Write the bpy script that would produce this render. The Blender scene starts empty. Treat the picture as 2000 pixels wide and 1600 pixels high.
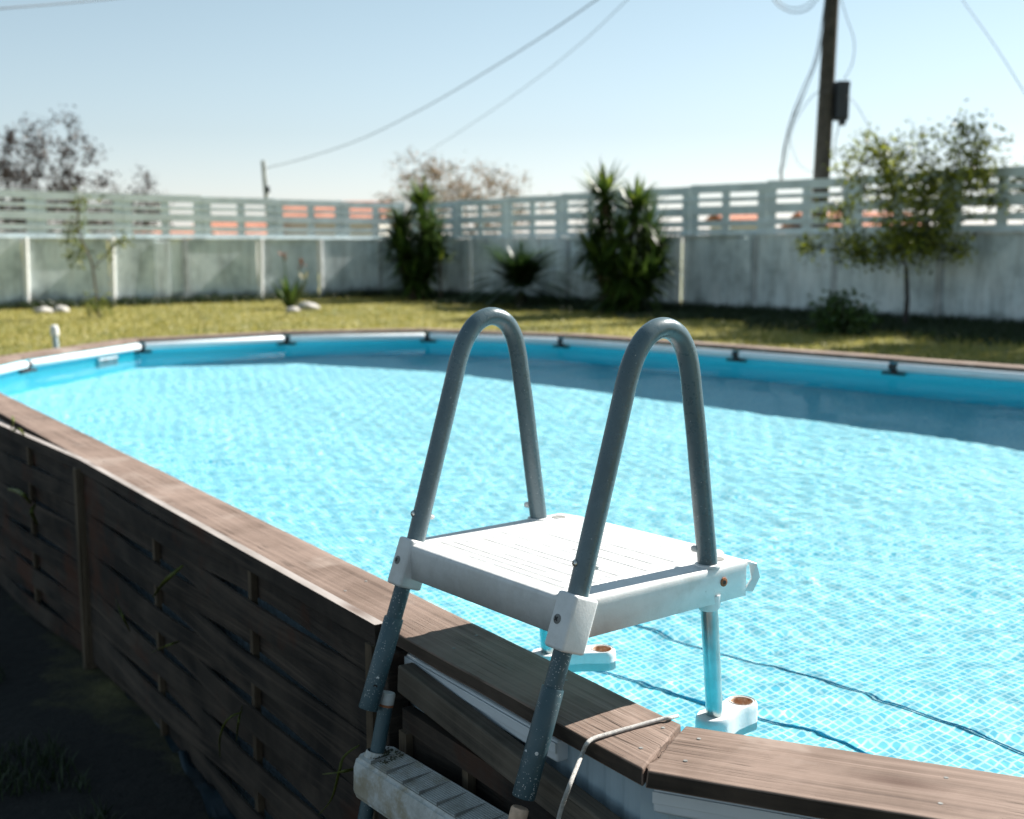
import bpy, bmesh, math, random
import numpy as np
from mathutils import Vector, Matrix, noise as mnoise

rnd = random.Random(7)
C = bpy.context.scene.collection
SC = bpy.context.scene

# ------------------------------------------------------------------ camera
CAMZ = 1.64
FPX = 2333.0
PITCH = math.atan(330 / FPX)
cam = bpy.data.cameras.new('camera')
camo = bpy.data.objects.new('camera', cam); C.objects.link(camo)
camo.location = (0, 0, CAMZ)
camo.rotation_euler = (math.pi / 2 - PITCH, 0, 0)
cam.sensor_width = 30.0; cam.lens = 35.0
cam.clip_start = 0.05; cam.clip_end = 3000
cam.dof.use_dof = True
cam.dof.focus_distance = 2.12
cam.dof.aperture_fstop = 3.3
SC.camera = camo

# ------------------------------------------------------------------ light
SUN_AZ, SUN_EL = 54.0, 38.5
w = bpy.data.worlds.new('World'); SC.world = w; w.use_nodes = True
wn = w.node_tree
bg = wn.nodes['Background']
sky = wn.nodes.new('ShaderNodeTexSky'); sky.sky_type = 'NISHITA'
sky.sun_disc = False
sky.sun_elevation = math.radians(SUN_EL); sky.sun_rotation = math.radians(SUN_AZ)
sky.air_density = 1.1; sky.dust_density = 0.15; sky.ozone_density = 1.6; sky.altitude = 0
tint = wn.nodes.new('ShaderNodeMix'); tint.data_type = 'RGBA'; tint.blend_type = 'MULTIPLY'; tint.inputs[0].default_value = 1
tcw = wn.nodes.new('ShaderNodeTexCoord'); sxw = wn.nodes.new('ShaderNodeSeparateXYZ'); rw = wn.nodes.new('ShaderNodeValToRGB')
wn.links.new(tcw.outputs['Generated'], sxw.inputs[0]); wn.links.new(sxw.outputs[2], rw.inputs[0])
e_ = rw.color_ramp.elements; e_[0].position = .0; e_[0].color = (.90, .915, 1.02, 1); e_[1].position = .30; e_[1].color = (.66, .84, .86, 1)
em = e_.new(.12); em.color = (.80, .90, .95, 1)
wn.links.new(rw.outputs[0], tint.inputs[7])
hs = wn.nodes.new('ShaderNodeHueSaturation'); hs.inputs['Saturation'].default_value = .50
wn.links.new(sky.outputs[0], hs.inputs['Color']); wn.links.new(hs.outputs[0], tint.inputs[6]); wn.links.new(tint.outputs[2], bg.inputs[0])
bg.inputs[1].default_value = 0.060
sl = bpy.data.lights.new('sun', 'SUN'); sl.energy = 5.0; sl.angle = math.radians(0.5)
sl.color = (1.0, 0.95, 0.88)
so = bpy.data.objects.new('sun', sl); C.objects.link(so)
az, el = math.radians(SUN_AZ), math.radians(SUN_EL)
sdir = Vector((math.sin(az) * math.cos(el), math.cos(az) * math.cos(el), math.sin(el)))
so.rotation_euler = sdir.to_track_quat('Z', 'Y').to_euler()
so.location = (10, 10, 20)
sl.cycles.is_caustics_light = True
SC.view_settings.view_transform = 'Standard'; SC.view_settings.look = 'None'
SC.view_settings.exposure = 1.18; SC.view_settings.gamma = 1.0
SC.cycles.use_denoising = True
SC.cycles.max_bounces = 8; SC.cycles.transmission_bounces = 6; SC.cycles.transparent_max_bounces = 8
SC.cycles.caustics_refractive = True; SC.cycles.caustics_reflective = False
SC.cycles.blur_glossy = 0.5
SC.cycles.sample_clamp_indirect = 6.0

# ------------------------------------------------------------------ helpers
def ray(px, py):
    return Vector((px - 1000, FPX * math.cos(PITCH) - (py - 800) * math.sin(PITCH),
                   -((py - 800) * math.cos(PITCH) + FPX * math.sin(PITCH))))
def at(px, py, z=0.0):
    """world point on the horizontal plane z that the photo shows at pixel px,py"""
    r = ray(px, py); k = (z - CAMZ) / r.z
    return Vector((r.x * k, r.y * k, z))
def atd(px, py, d):
    """world point at forward distance d"""
    r = ray(px, py); k = d / r.y
    return Vector((r.x * k, d, CAMZ + r.z * k))
def atplane(px, py, p0, p1, off=0.0):
    """point on the vertical plane through p0-p1"""
    r = ray(px, py); d = (Vector(p1) - Vector(p0)); n = Vector((d.y, -d.x, 0)).normalized()
    o = Vector((0, 0, CAMZ)); k = (Vector(p0) + n * off - o).dot(n) / r.dot(n)
    return o + r * k

def tag(o, label=None, cat=None, group=None, kind=None):
    if label: o['label'] = label
    if cat: o['category'] = cat
    if group: o['group'] = group
    if kind: o['kind'] = kind
    return o
def empty(name, loc=(0, 0, 0), rot=(0, 0, 0), label=None, cat=None, group=None):
    o = bpy.data.objects.new(name, None); C.objects.link(o)
    o.location = loc; o.rotation_euler = rot; o.empty_display_size = .1
    return tag(o, label, cat, group)

class MB:
    def __init__(s): s.v = []; s.f = []; s.mi = []; s.uv = None
    def add(s, vs, fs, mi=0):
        b = len(s.v); s.v += [tuple(x) for x in vs]; s.f += [tuple(b + i for i in f) for f in fs]; s.mi += [mi] * len(fs)
    def box(s, lo, hi, mi=0, M=None):
        x0, y0, z0 = lo; x1, y1, z1 = hi
        vs = [Vector(p) for p in ((x0,y0,z0),(x1,y0,z0),(x1,y1,z0),(x0,y1,z0),(x0,y0,z1),(x1,y0,z1),(x1,y1,z1),(x0,y1,z1))]
        if M is not None: vs = [M @ p for p in vs]
        s.add(vs, [(0,3,2,1),(4,5,6,7),(0,1,5,4),(1,2,6,5),(2,3,7,6),(3,0,4,7)], mi)
    def tube(s, pts, r, seg=16, caps=True, mi=0):
        pts = [Vector(p) for p in pts]; n = len(pts)
        rs = r if isinstance(r, (list, tuple)) else [r] * n
        t0 = (pts[1] - pts[0]).normalized()
        a = t0.orthogonal().normalized(); rings = []; vs = []
        for i, p in enumerate(pts):
            t = (pts[min(i + 1, n - 1)] - pts[max(i - 1, 0)]).normalized()
            a = (a - t * a.dot(t)).normalized(); b = t.cross(a)
            for k in range(seg):
                th = 2 * math.pi * k / seg
                vs.append(p + (a * math.cos(th) + b * math.sin(th)) * rs[i])
        fs = []
        for i in range(n - 1):
            for k in range(seg):
                k2 = (k + 1) % seg
                fs.append((i*seg+k, i*seg+k2, (i+1)*seg+k2, (i+1)*seg+k))
        if caps:
            fs.append(tuple(reversed(range(seg)))); fs.append(tuple((n-1)*seg + k for k in range(seg)))
        s.add(vs, fs, mi)
    def build(s, name, mats, parent=None, smooth=False, bevel=0, bseg=2, sub=0):
        me = bpy.data.meshes.new(name); me.from_pydata(s.v, [], s.f)
        if not isinstance(mats, (list, tuple)): mats = [mats]
        for m in mats: me.materials.append(m)
        if len(mats) > 1: me.polygons.foreach_set('material_index', s.mi)
        me.update()
        if bevel:
            bm = bmesh.new(); bm.from_mesh(me)
            bmesh.ops.remove_doubles(bm, verts=bm.verts, dist=1e-5)
            es = [e for e in bm.edges if len(e.link_faces) == 2 and e.calc_face_angle(0) > 0.6]
            bmesh.ops.bevel(bm, geom=es, offset=bevel, segments=bseg, profile=.5, affect='EDGES')
            bm.to_mesh(me); bm.free()
        if smooth:
            me.polygons.foreach_set('use_smooth', [True] * len(me.polygons))
            me.set_sharp_from_angle(angle=math.radians(40))
        o = bpy.data.objects.new(name, me); C.objects.link(o)
        if parent: o.parent = parent
        return o

def spline(pts, n=8):
    P = [Vector(p) for p in pts]; out = []
    for i in range(len(P) - 1):
        p0 = P[max(i - 1, 0)]; p1 = P[i]; p2 = P[i + 1]; p3 = P[min(i + 2, len(P) - 1)]
        for k in range(n):
            t = k / n
            out.append(.5 * ((2*p1) + (p2-p0)*t + (2*p0-5*p1+4*p2-p3)*t*t + (3*p1-p0-3*p2+p3)*t**3))
    out.append(P[-1]); return out

def mesh_np(name, verts, faces, mats, parent=None, smooth=False, mi=None):
    """verts (n,3), faces (m,k) arrays"""
    me = bpy.data.meshes.new(name)
    verts = np.asarray(verts, dtype=np.float32); faces = np.asarray(faces, dtype=np.int32)
    k = faces.shape[1]
    me.vertices.add(len(verts)); me.vertices.foreach_set('co', verts.ravel())
    me.loops.add(faces.size); me.loops.foreach_set('vertex_index', faces.ravel())
    me.polygons.add(len(faces)); me.polygons.foreach_set('loop_start', np.arange(0, faces.size, k, dtype=np.int32))
    if not isinstance(mats, (list, tuple)): mats = [mats]
    for m in mats: me.materials.append(m)
    if mi is not None: me.polygons.foreach_set('material_index', np.asarray(mi, dtype=np.int32))
    if smooth: me.polygons.foreach_set('use_smooth', np.ones(len(faces), dtype=bool))
    me.update(calc_edges=True); me.validate()
    o = bpy.data.objects.new(name, me); C.objects.link(o)
    if parent: o.parent = parent
    return o

# ------------------------------------------------------------------ materials
def newmat(name):
    m = bpy.data.materials.new(name); m.use_nodes = True
    return m, m.node_tree, m.node_tree.nodes['Principled BSDF']
def N(nt, t, **k):
    n = nt.nodes.new('ShaderNode' + t)
    for a, b in k.items(): setattr(n, a, b)
    return n
def ramp(nt, fac, stops):
    r = nt.nodes.new('ShaderNodeValToRGB'); nt.links.new(fac, r.inputs[0])
    e = r.color_ramp.elements
    while len(e) < len(stops): e.new(.5)
    for i, (p, c) in enumerate(stops):
        e[i].position = p; e[i].color = (*c, 1) if len(c) == 3 else c
    return r
def coords(nt, scale=(1, 1, 1), kind='Object', loc=(0, 0, 0)):
    tc = N(nt, 'TexCoord'); mp = N(nt, 'Mapping'); mp.inputs['Scale'].default_value = scale; mp.inputs['Location'].default_value = loc
    nt.links.new(tc.outputs[kind], mp.inputs[0]); return mp.outputs[0]
def noise(nt, vec, scale, detail=4, rough=.6, dist=0):
    n = N(nt, 'TexNoise'); n.inputs['Scale'].default_value = scale; n.inputs['Detail'].default_value = detail
    n.inputs['Roughness'].default_value = rough; n.inputs['Distortion'].default_value = dist
    nt.links.new(vec, n.inputs['Vector']); return n.outputs['Fac']
def mix(nt, fac, a, b, mode='MIX'):
    m = N(nt, 'Mix', data_type='RGBA', blend_type=mode)
    for i, x in ((0, fac), (6, a), (7, b)):
        if hasattr(x, 'links') or isinstance(x, bpy.types.NodeSocket): nt.links.new(x, m.inputs[i])
        else: m.inputs[i].default_value = x if i == 0 else ((*x, 1) if len(x) == 3 else x)
    return m.outputs[2]
def mathn(nt, op, a, b=0.0):
    m = N(nt, 'Math', operation=op)
    for i, x in ((0, a), (1, b)):
        if isinstance(x, bpy.types.NodeSocket): nt.links.new(x, m.inputs[i])
        else: m.inputs[i].default_value = x
    return m.outputs[0]
def bump(nt, bs, h, strength=.3, dist=.01):
    b = N(nt, 'Bump'); b.inputs['Strength'].default_value = strength; b.inputs['Distance'].default_value = dist
    nt.links.new(h, b.inputs['Height']); nt.links.new(b.outputs[0], bs.inputs['Normal'])

def simple(name, col, rough=.6, metal=0, var=.15, scale=8, bmp=0.0, bscale=60, spec=.5):
    m, nt, b = newmat(name)
    v = coords(nt)
    f = noise(nt, v, scale, 5)
    c = ramp(nt, f, [(.3, tuple(x * (1 - var) for x in col)), (.7, tuple(min(1, x * (1 + var)) for x in col))])
    nt.links.new(c.outputs[0], b.inputs['Base Color'])
    b.inputs['Roughness'].default_value = rough; b.inputs['Metallic'].default_value = metal
    b.inputs['Specular IOR Level'].default_value = spec
    if bmp: bump(nt, b, noise(nt, v, bscale, 4), bmp, .004)
    return m

def wood(name, cols, stretch=(1.2, 22, 22), rough=.8, seed=0, cracks=.6, stain=None, bmp=.5):
    """grain runs along local X; cols dark, mid, light"""
    m, nt, b = newmat(name)
    oi = N(nt, 'ObjectInfo'); tc = N(nt, 'TexCoord'); add = N(nt, 'VectorMath', operation='ADD')
    cmb = N(nt, 'CombineXYZ')
    nt.links.new(mathn(nt, 'MULTIPLY', oi.outputs['Random'], 37.0), cmb.inputs[0])
    nt.links.new(mathn(nt, 'MULTIPLY', oi.outputs['Random'], 11.0), cmb.inputs[1])
    nt.links.new(tc.outputs['Object'], add.inputs[0]); nt.links.new(cmb.outputs[0], add.inputs[1])
    mp = N(nt, 'Mapping'); mp.inputs['Scale'].default_value = stretch; nt.links.new(add.outputs[0], mp.inputs[0])
    # warp so that the grain is never ruler straight
    big = noise(nt, add.outputs[0], 1.3, 2)
    va = N(nt, 'VectorMath', operation='ADD'); c2 = N(nt, 'CombineXYZ'); nt.links.new(mathn(nt, 'MULTIPLY', big, .8), c2.inputs[1])
    nt.links.new(mp.outputs[0], va.inputs[0]); nt.links.new(c2.outputs[0], va.inputs[1])
    g1 = noise(nt, va.outputs[0], 1.0, 8, .62, .05)
    g2 = noise(nt, va.outputs[0], 3.0, 6, .7, .05)
    g = mathn(nt, 'ADD', mathn(nt, 'MULTIPLY', g1, .65), mathn(nt, 'MULTIPLY', g2, .35))
    c = ramp(nt, g, [(.32, cols[0]), (.5, cols[1]), (.68, cols[2])])
    patch = noise(nt, add.outputs[0], 3.5, 5, .6, .5)
    pr = ramp(nt, patch, [(.38, (0, 0, 0)), (.62, (1, 1, 1))])
    col = mix(nt, mathn(nt, 'MULTIPLY', pr.outputs[0], .45), c.outputs[0], tuple(x * 1.15 for x in cols[2]))
    # dark checks / cracks along the grain
    mp2 = N(nt, 'Mapping'); mp2.inputs['Scale'].default_value = (stretch[0] * .8, stretch[1] * 1.6, stretch[2] * 1.6); nt.links.new(add.outputs[0], mp2.inputs[0])
    cr = N(nt, 'TexVoronoi', feature='DISTANCE_TO_EDGE'); cr.inputs['Scale'].default_value = .9
    va2 = N(nt, 'VectorMath', operation='ADD'); nt.links.new(mp2.outputs[0], va2.inputs[0]); nt.links.new(c2.outputs[0], va2.inputs[1])
    nt.links.new(va2.outputs[0], cr.inputs['Vector'])
    crr = ramp(nt, cr.outputs['Distance'], [(.0, (1, 1, 1)), (.035, (0, 0, 0))])
    crm = mathn(nt, 'MULTIPLY', crr.outputs[0], ramp(nt, noise(nt, add.outputs[0], 4, 3), [(.5, (0, 0, 0)), (.62, (1, 1, 1))]).outputs[0])
    col = mix(nt, mathn(nt, 'MULTIPLY', crm, cracks), col, tuple(x * .25 for x in cols[0]))
    # knots
    vk = N(nt, 'TexVoronoi', feature='F1'); vk.inputs['Scale'].default_value = 1.0
    mk = N(nt, 'Mapping'); mk.inputs['Scale'].default_value = (2.2, 7, 7); nt.links.new(add.outputs[0], mk.inputs[0]); nt.links.new(mk.outputs[0], vk.inputs['Vector'])
    kr = ramp(nt, vk.outputs['Distance'], [(.06, (1, 1, 1)), (.12, (.5, .5, .5)), (.2, (0, 0, 0))])
    col = mix(nt, mathn(nt, 'MULTIPLY', kr.outputs[0], .8), col, (cols[0][0] * .8, cols[0][1] * .55, cols[0][2] * .45))
    if stain: 
        sr = ramp(nt, noise(nt, add.outputs[0], 2.3, 5, .65), [(.55, (0, 0, 0)), (.66, (1, 1, 1))])
        col = mix(nt, mathn(nt, 'MULTIPLY', sr.outputs[0], .8), col, stain)
    nt.links.new(col, b.inputs['Base Color'])
    b.inputs['Roughness'].default_value = rough; b.inputs['Specular IOR Level'].default_value = .3
    hh = mathn(nt, 'SUBTRACT', g, mathn(nt, 'MULTIPLY', crm, .6))
    bump(nt, b, hh, bmp, .004)
    return m

M = {}
M['cap'] = wood('weathered_coping_wood', ((.075, .048, .036), (.165, .114, .088), (.285, .21, .172)), (.8, 42, 42), stain=(.33, .265, .225), bmp=.8)
M['capedge'] = wood('damp_shaded_board_edge', ((.015, .012, .01), (.05, .037, .028), (.11, .08, .06)))  # damp dark edge grain, with the face's shade also put into the colour
M['slat'] = wood('dark_stained_slat', ((.002, .002, .002), (.012, .0095, .008), (.085, .063, .048)), (.8, 4, 42), stain=(.06, .018, .007), bmp=.6)
M['frame'] = wood('bleached_sunlit_frame_wood', ((.14, .12, .105), (.27, .24, .22), (.42, .38, .36)), (1.0, 30, 30))
M['ribbed'] = wood('ribbed_grey_timber', ((.02, .017, .014), (.075, .062, .048), (.17, .14, .11)), (.6, 70, 70))
M['batten'] = wood('pale_batten', ((.03, .021, .013), (.07, .05, .032), (.14, .105, .07)), (40, 40, 1.0))

# painted grey tube with white speckles and scratches
def speckle(name, col, rough=.38, amount=.5, scale=420):
    m, nt, b = newmat(name); v = coords(nt)
    f = noise(nt, v, 5, 4)
    c = ramp(nt, f, [(.3, tuple(x * .85 for x in col)), (.7, tuple(x * 1.2 for x in col))])
    vo = N(nt, 'TexVoronoi', feature='F1'); vo.inputs['Scale'].default_value = scale / 2.2; nt.links.new(v, vo.inputs['Vector'])
    cs = N(nt, 'SeparateColor'); nt.links.new(vo.outputs['Color'], cs.inputs[0])
    sel = mathn(nt, 'GREATER_THAN', cs.outputs[0], 1 - .20 * amount)
    dm = mathn(nt, 'LESS_THAN', vo.outputs['Distance'], .30)
    clus = ramp(nt, noise(nt, v, 11, 5, .75), [(.44, (0, 0, 0)), (.60, (1, 1, 1))])
    dots = mathn(nt, 'MULTIPLY', mathn(nt, 'MULTIPLY', sel, dm), clus.outputs[0])
    pn = noise(nt, v, 28, 6, .75)
    pt = ramp(nt, pn, [(.70 - .02 * amount, (0, 0, 0)), (.72 - .02 * amount, (1, 1, 1))])
    fac = mathn(nt, 'MAXIMUM', dots, mathn(nt, 'MULTIPLY', pt.outputs[0], min(1, amount)))
    col2 = mix(nt, mathn(nt, 'MULTIPLY', fac, .85), c.outputs[0], (.62, .64, .64))
    nt.links.new(col2, b.inputs['Base Color'])
    rr = ramp(nt, noise(nt, v, 60, 3), [(.3, (rough - .08,) * 3), (.7, (rough + .15,) * 3)])
    nt.links.new(rr.outputs[0], b.inputs['Roughness'])
    bump(nt, b, noise(nt, v, 300, 3), .08, .001)
    return m
M['rail'] = speckle('grey_painted_rail', (.085, .130, .148), .28, .10, 800)
M['sleeve'] = speckle('speckled_grey_leg', (.040, .082, .10), .42, 1.5, 700)

def plastic():
    m, nt, b = newmat('worn_white_plastic'); v = coords(nt)
    f = noise(nt, v, 14, 6, .7)
    c = ramp(nt, f, [(.25, (.58, .59, .58)), (.5, (.72, .725, .72)), (.75, (.80, .80, .79))])
    gr = ramp(nt, noise(nt, v, 3.1, 6, .7), [(.5, (0, 0, 0)), (.68, (1, 1, 1))])
    col = mix(nt, mathn(nt, 'MULTIPLY', gr.outputs[0], .5), c.outputs[0], (.42, .39, .34))
    sp_n = ramp(nt, noise(nt, v, 45, 5, .8), [(.66, (0, 0, 0)), (.74, (1, 1, 1))])
    col = mix(nt, mathn(nt, 'MULTIPLY', sp_n.outputs[0], .45), col, (.25, .23, .2))
    nt.links.new(col, b.inputs['Base Color'])
    b.inputs['Roughness'].default_value = .5
    bump(nt, b, noise(nt, v, 260, 4), .25, .0015)
    return m
M['plastic'] = plastic()
def step_plastic():
    m, nt, b = newmat('mossy_white_step'); v = coords(nt)
    f = noise(nt, v, 22, 6, .75)
    c = ramp(nt, f, [(.3, (.32, .32, .29)), (.55, (.52, .53, .52)), (.75, (.60, .61, .61))])
    gr = ramp(nt, noise(nt, v, 7, 6, .75), [(.52, (0, 0, 0)), (.62, (1, 1, 1))])
    col = mix(nt, mathn(nt, 'MULTIPLY', gr.outputs[0], .6), c.outputs[0], (.26, .2, .1))
    nt.links.new(col, b.inputs['Base Color']); b.inputs['Roughness'].default_value = .6
    bump(nt, b, f, .3, .003)
    return m
M['step'] = step_plastic()
M['moss'] = simple('dark_moss', (.06, .06, .035), .95, 0, .5, 60, .8, 150)
M['steel'] = simple('screw_steel', (.55, .55, .53), .3, 1, .2, 80)
M['darkhole'] = simple('dark_recess', (.012, .012, .012), .7)
M['rust'] = simple('rust_stain', (.30, .11, .045), .85, 0, .5, 55, .5, 120)
M['rustpale'] = simple('pale_rust_stain', (.55, .38, .27), .8, 0, .3, 45)
def socketm():
    m, nt, b = newmat('rust_streaked_socket'); v = coords(nt)
    c = ramp(nt, noise(nt, v, 70, 5, .7), [(.35, (.30, .12, .05)), (.5, (.52, .34, .22)), (.68, (.70, .62, .55))])
    nt.links.new(c.outputs[0], b.inputs['Base Color']); b.inputs['Roughness'].default_value = .8
    return m
M['socket'] = socketm()
M['galv'] = simple('bare_galvanised_tube', (.42, .47, .47), .28, .85, .35, 9, .1, 90)
M['groove'] = simple('grey_groove', (.22, .22, .21), .8, 0, .3, 40)
M['rope'] = simple('pale_rope', (.55, .53, .50), .9, 0, .25, 120, .9, 700)
M['poolwhite'] = simple('white_pool_tube', (.72, .76, .79), .35, 0, .06, 6)
M['poolclip'] = simple('black_clip', (.012, .014, .016), .45)
M['pale'] = simple('pale_blue_sheet', (.40, .50, .56), .5, 0, .12, 6, .2, 30)
M['whitepaint'] = simple('white_painted_pipe', (.80, .80, .78), .5, 0, .1, 8)
M['stone'] = simple('garden_stone', (.45, .43, .4), .9, 0, .3, 6, .6, 20)
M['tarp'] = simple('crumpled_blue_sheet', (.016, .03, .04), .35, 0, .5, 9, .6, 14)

def liner(name, axis_uv=True):
    m, nt, b = newmat(name)
    tc = N(nt, 'TexCoord')
    mp = N(nt, 'Mapping'); nt.links.new(tc.outputs['UV'], mp.inputs[0])
    br = N(nt, 'TexBrick'); br.offset = 0; br.squash = 1
    br.inputs['Scale'].default_value = 1.0; br.inputs['Brick Width'].default_value = .025; br.inputs['Row Height'].default_value = .025
    br.inputs['Mortar Size'].default_value = .0032; br.inputs['Mortar Smooth'].default_value = .3; br.inputs['Bias'].default_value = 0
    nt.links.new(mp.outputs[0], br.inputs['Vector'])
    br.inputs['Color1'].default_value = (.27, .66, .76, 1); br.inputs['Color2'].default_value = (.08, .47, .65, 1)
    br.inputs['Mortar'].default_value = (.72, .89, .92, 1)
    n = noise(nt, mp.outputs[0], 3, 4)
    c = mix(nt, .25, br.outputs['Color'], ramp(nt, n, [(.3, (.14, .56, .70)), (.7, (.36, .74, .81))]).outputs[0])
    nt.links.new(c, b.inputs['Base Color'])
    b.inputs['Roughness'].default_value = .4; b.inputs['Specular IOR Level'].default_value = .3
    return m
M['liner'] = liner('mosaic_pool_liner')
def linerwall():
    m, nt, b = newmat('blue_liner_wall')
    tc = N(nt, 'TexCoord')
    br = N(nt, 'TexBrick'); br.offset = 0
    br.inputs['Scale'].default_value = 1.0; br.inputs['Brick Width'].default_value = .025; br.inputs['Row Height'].default_value = .025
    br.inputs['Mortar Size'].default_value = .004; br.inputs['Mortar Smooth'].default_value = .3
    nt.links.new(tc.outputs['UV'], br.inputs['Vector'])
    br.inputs['Color1'].default_value = (.0, .66, .88, 1); br.inputs['Color2'].default_value = (.0, .55, .80, 1)
    br.inputs['Mortar'].default_value = (.10, .72, .85, 1)
    nt.links.new(br.outputs['Color'], b.inputs['Base Color'])
    b.inputs['Roughness'].default_value = .35
    return m
M['linerwall'] = linerwall()
M['floorline'] = simple('floor_line_blue', (.0, .19, .34), .5, 0, .1)

def water():
    m, nt, b = newmat('pool_water')
    nt.nodes.remove(b)
    rf = N(nt, 'BsdfRefraction'); rf.inputs['Color'].default_value = (.92, .99, .995, 1); rf.inputs['IOR'].default_value = 1.333; rf.inputs['Roughness'].default_value = 0
    gl = N(nt, 'BsdfGlossy'); gl.inputs['Roughness'].default_value = .02
    fr = N(nt, 'Fresnel'); fr.inputs['IOR'].default_value = 1.333
    fm = mathn(nt, 'MULTIPLY', fr.outputs[0], .14)
    ms = N(nt, 'MixShader'); nt.links.new(fm, ms.inputs[0]); nt.links.new(rf.outputs[0], ms.inputs[1]); nt.links.new(gl.outputs[0], ms.inputs[2])
    nt.links.new(ms.outputs[0], nt.nodes['Material Output'].inputs[0])
    return m
M['water'] = water()

def lawn():
    m, nt, b = newmat('lawn_ground'); v = coords(nt, kind='Object')
    f = noise(nt, v, .9, 6, .65); g = noise(nt, v, 7, 5, .7)
    c = ramp(nt, f, [(.3, (.12, .125, .022)), (.5, (.30, .26, .065)), (.7, (.44, .35, .12))])
    c2 = mix(nt, .5, c.outputs[0], ramp(nt, g, [(.3, (.08, .11, .02)), (.7, (.44, .37, .13))]).outputs[0])
    pt_ = ramp(nt, noise(nt, v, .35, 5, .7, .6), [(.42, (0, 0, 0)), (.6, (1, 1, 1))])
    c2 = mix(nt, mathn(nt, 'MULTIPLY', pt_.outputs[0], .55), c2, (.10, .12, .03))
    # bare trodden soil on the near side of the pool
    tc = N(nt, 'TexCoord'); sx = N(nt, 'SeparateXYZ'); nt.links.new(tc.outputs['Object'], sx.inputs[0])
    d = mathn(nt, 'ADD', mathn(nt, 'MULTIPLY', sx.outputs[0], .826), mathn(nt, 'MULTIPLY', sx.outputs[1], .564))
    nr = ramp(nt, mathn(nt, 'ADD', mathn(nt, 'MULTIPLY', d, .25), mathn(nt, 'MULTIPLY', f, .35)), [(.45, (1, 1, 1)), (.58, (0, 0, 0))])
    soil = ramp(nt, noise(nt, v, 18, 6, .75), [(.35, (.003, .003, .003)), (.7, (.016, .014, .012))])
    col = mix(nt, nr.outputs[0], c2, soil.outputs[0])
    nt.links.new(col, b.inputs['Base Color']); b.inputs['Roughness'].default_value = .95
    bump(nt, b, noise(nt, v, 25, 6, .7), .6, .04)
    return m
M['lawn'] = lawn()

def leafmat(name, c0, c1, trans=.35, rough=.5):
    m, nt, b = newmat(name)
    g = N(nt, 'NewGeometry'); 
    c = ramp(nt, g.outputs['Random Per Island'], [(0, c0), (1, c1)])
    nt.links.new(c.outputs[0], b.inputs['Base Color']); b.inputs['Roughness'].default_value = rough
    tr = N(nt, 'BsdfTranslucent'); nt.links.new(mix(nt, .0, c.outputs[0], (0, 0, 0)), tr.inputs[0])
    ms = N(nt, 'MixShader'); ms.inputs[0].default_value = trans
    out = nt.nodes['Material Output']
    nt.links.new(b.outputs[0], ms.inputs[1]); nt.links.new(tr.outputs[0], ms.inputs[2]); nt.links.new(ms.outputs[0], out.inputs[0])
    return m
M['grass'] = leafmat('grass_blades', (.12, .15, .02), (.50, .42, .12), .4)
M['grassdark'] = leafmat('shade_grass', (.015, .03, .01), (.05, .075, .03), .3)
M['yucca'] = leafmat('yucca_leaf', (.014, .038, .010), (.10, .17, .030), .3, .35)
M['yuccab'] = leafmat('young_yucca_leaf', (.06, .12, .02), (.30, .36, .05), .45, .4)
M['cycad'] = leafmat('cycad_leaf', (.02, .055, .012), (.07, .13, .03), .3, .4)
M['citrus'] = leafmat('citrus_leaf', (.012, .03, .008), (.42, .46, .05), .5, .35)
M['redleaf'] = leafmat('purple_brown_leaf', (.03, .03, .035), (.10, .065, .05), .25)
M['brownleaf'] = leafmat('autumn_leaf', (.07, .08, .03), (.34, .19, .09), .35)
M['greenleaf'] = leafmat('mid_green_leaf', (.05, .08, .015), (.22, .24, .05), .4)
M['bark'] = simple('bark', (.11, .085, .065), .9, 0, .4, 14, .8, 30)
M['barkdark'] = simple('dark_bark', (.045, .038, .035), .9, 0, .4, 14, .8, 30)
M['flower'] = simple('orange_flower', (.34, .12, .06), .6, 0, .3, 30)
M['cream'] = simple('cream_flower', (.62, .58, .42), .6, 0, .2, 30)

def concrete():
    m, nt, b = newmat('whitewashed_concrete')
    tc = N(nt, 'TexCoord')
    v = tc.outputs['Object']
    f = noise(nt, v, 1.2, 7, .65); 
    mp = N(nt, 'Mapping'); mp.inputs['Scale'].default_value = (3.0, 3.0, .5); nt.links.new(v, mp.inputs[0])
    st = noise(nt, mp.outputs[0], 1.6, 6, .7)
    c = ramp(nt, f, [(.3, (.36, .43, .45)), (.5, (.70, .78, .80)), (.7, (.84, .89, .90))])
    c1 = mix(nt, mathn(nt, 'MULTIPLY', ramp(nt, st, [(.45, (0, 0, 0)), (.7, (1, 1, 1))]).outputs[0], .55), c.outputs[0], (.20, .22, .21))
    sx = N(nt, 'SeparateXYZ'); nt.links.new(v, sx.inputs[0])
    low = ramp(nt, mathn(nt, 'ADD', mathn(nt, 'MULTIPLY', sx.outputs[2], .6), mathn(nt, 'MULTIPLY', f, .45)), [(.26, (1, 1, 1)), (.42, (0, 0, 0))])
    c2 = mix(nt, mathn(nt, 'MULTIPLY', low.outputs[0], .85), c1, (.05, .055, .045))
    top = ramp(nt, mathn(nt, 'ADD', sx.outputs[2], mathn(nt, 'MULTIPLY', st, .5)), [(1.72 / 2, (0, 0, 0)), (1.0, (1, 1, 1))])
    nt.links.new(c2, b.inputs['Base Color']); b.inputs['Roughness'].default_value = .9
    bump(nt, b, f, .4, .02)
    return m
M['concrete'] = concrete()
M['fencew'] = simple('weathered_white_boards', (.68, .76, .78), .8, 0, .18, 2.2)
M['postgrey'] = simple('grey_post', (.42, .45, .46), .85, 0, .3, 3)
M['polewood'] = simple('utility_pole_wood', (.075, .065, .055), .9, 0, .4, 5, .5, 15)
M['cable'] = simple('black_cable', (.05, .055, .06), .6)
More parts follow.
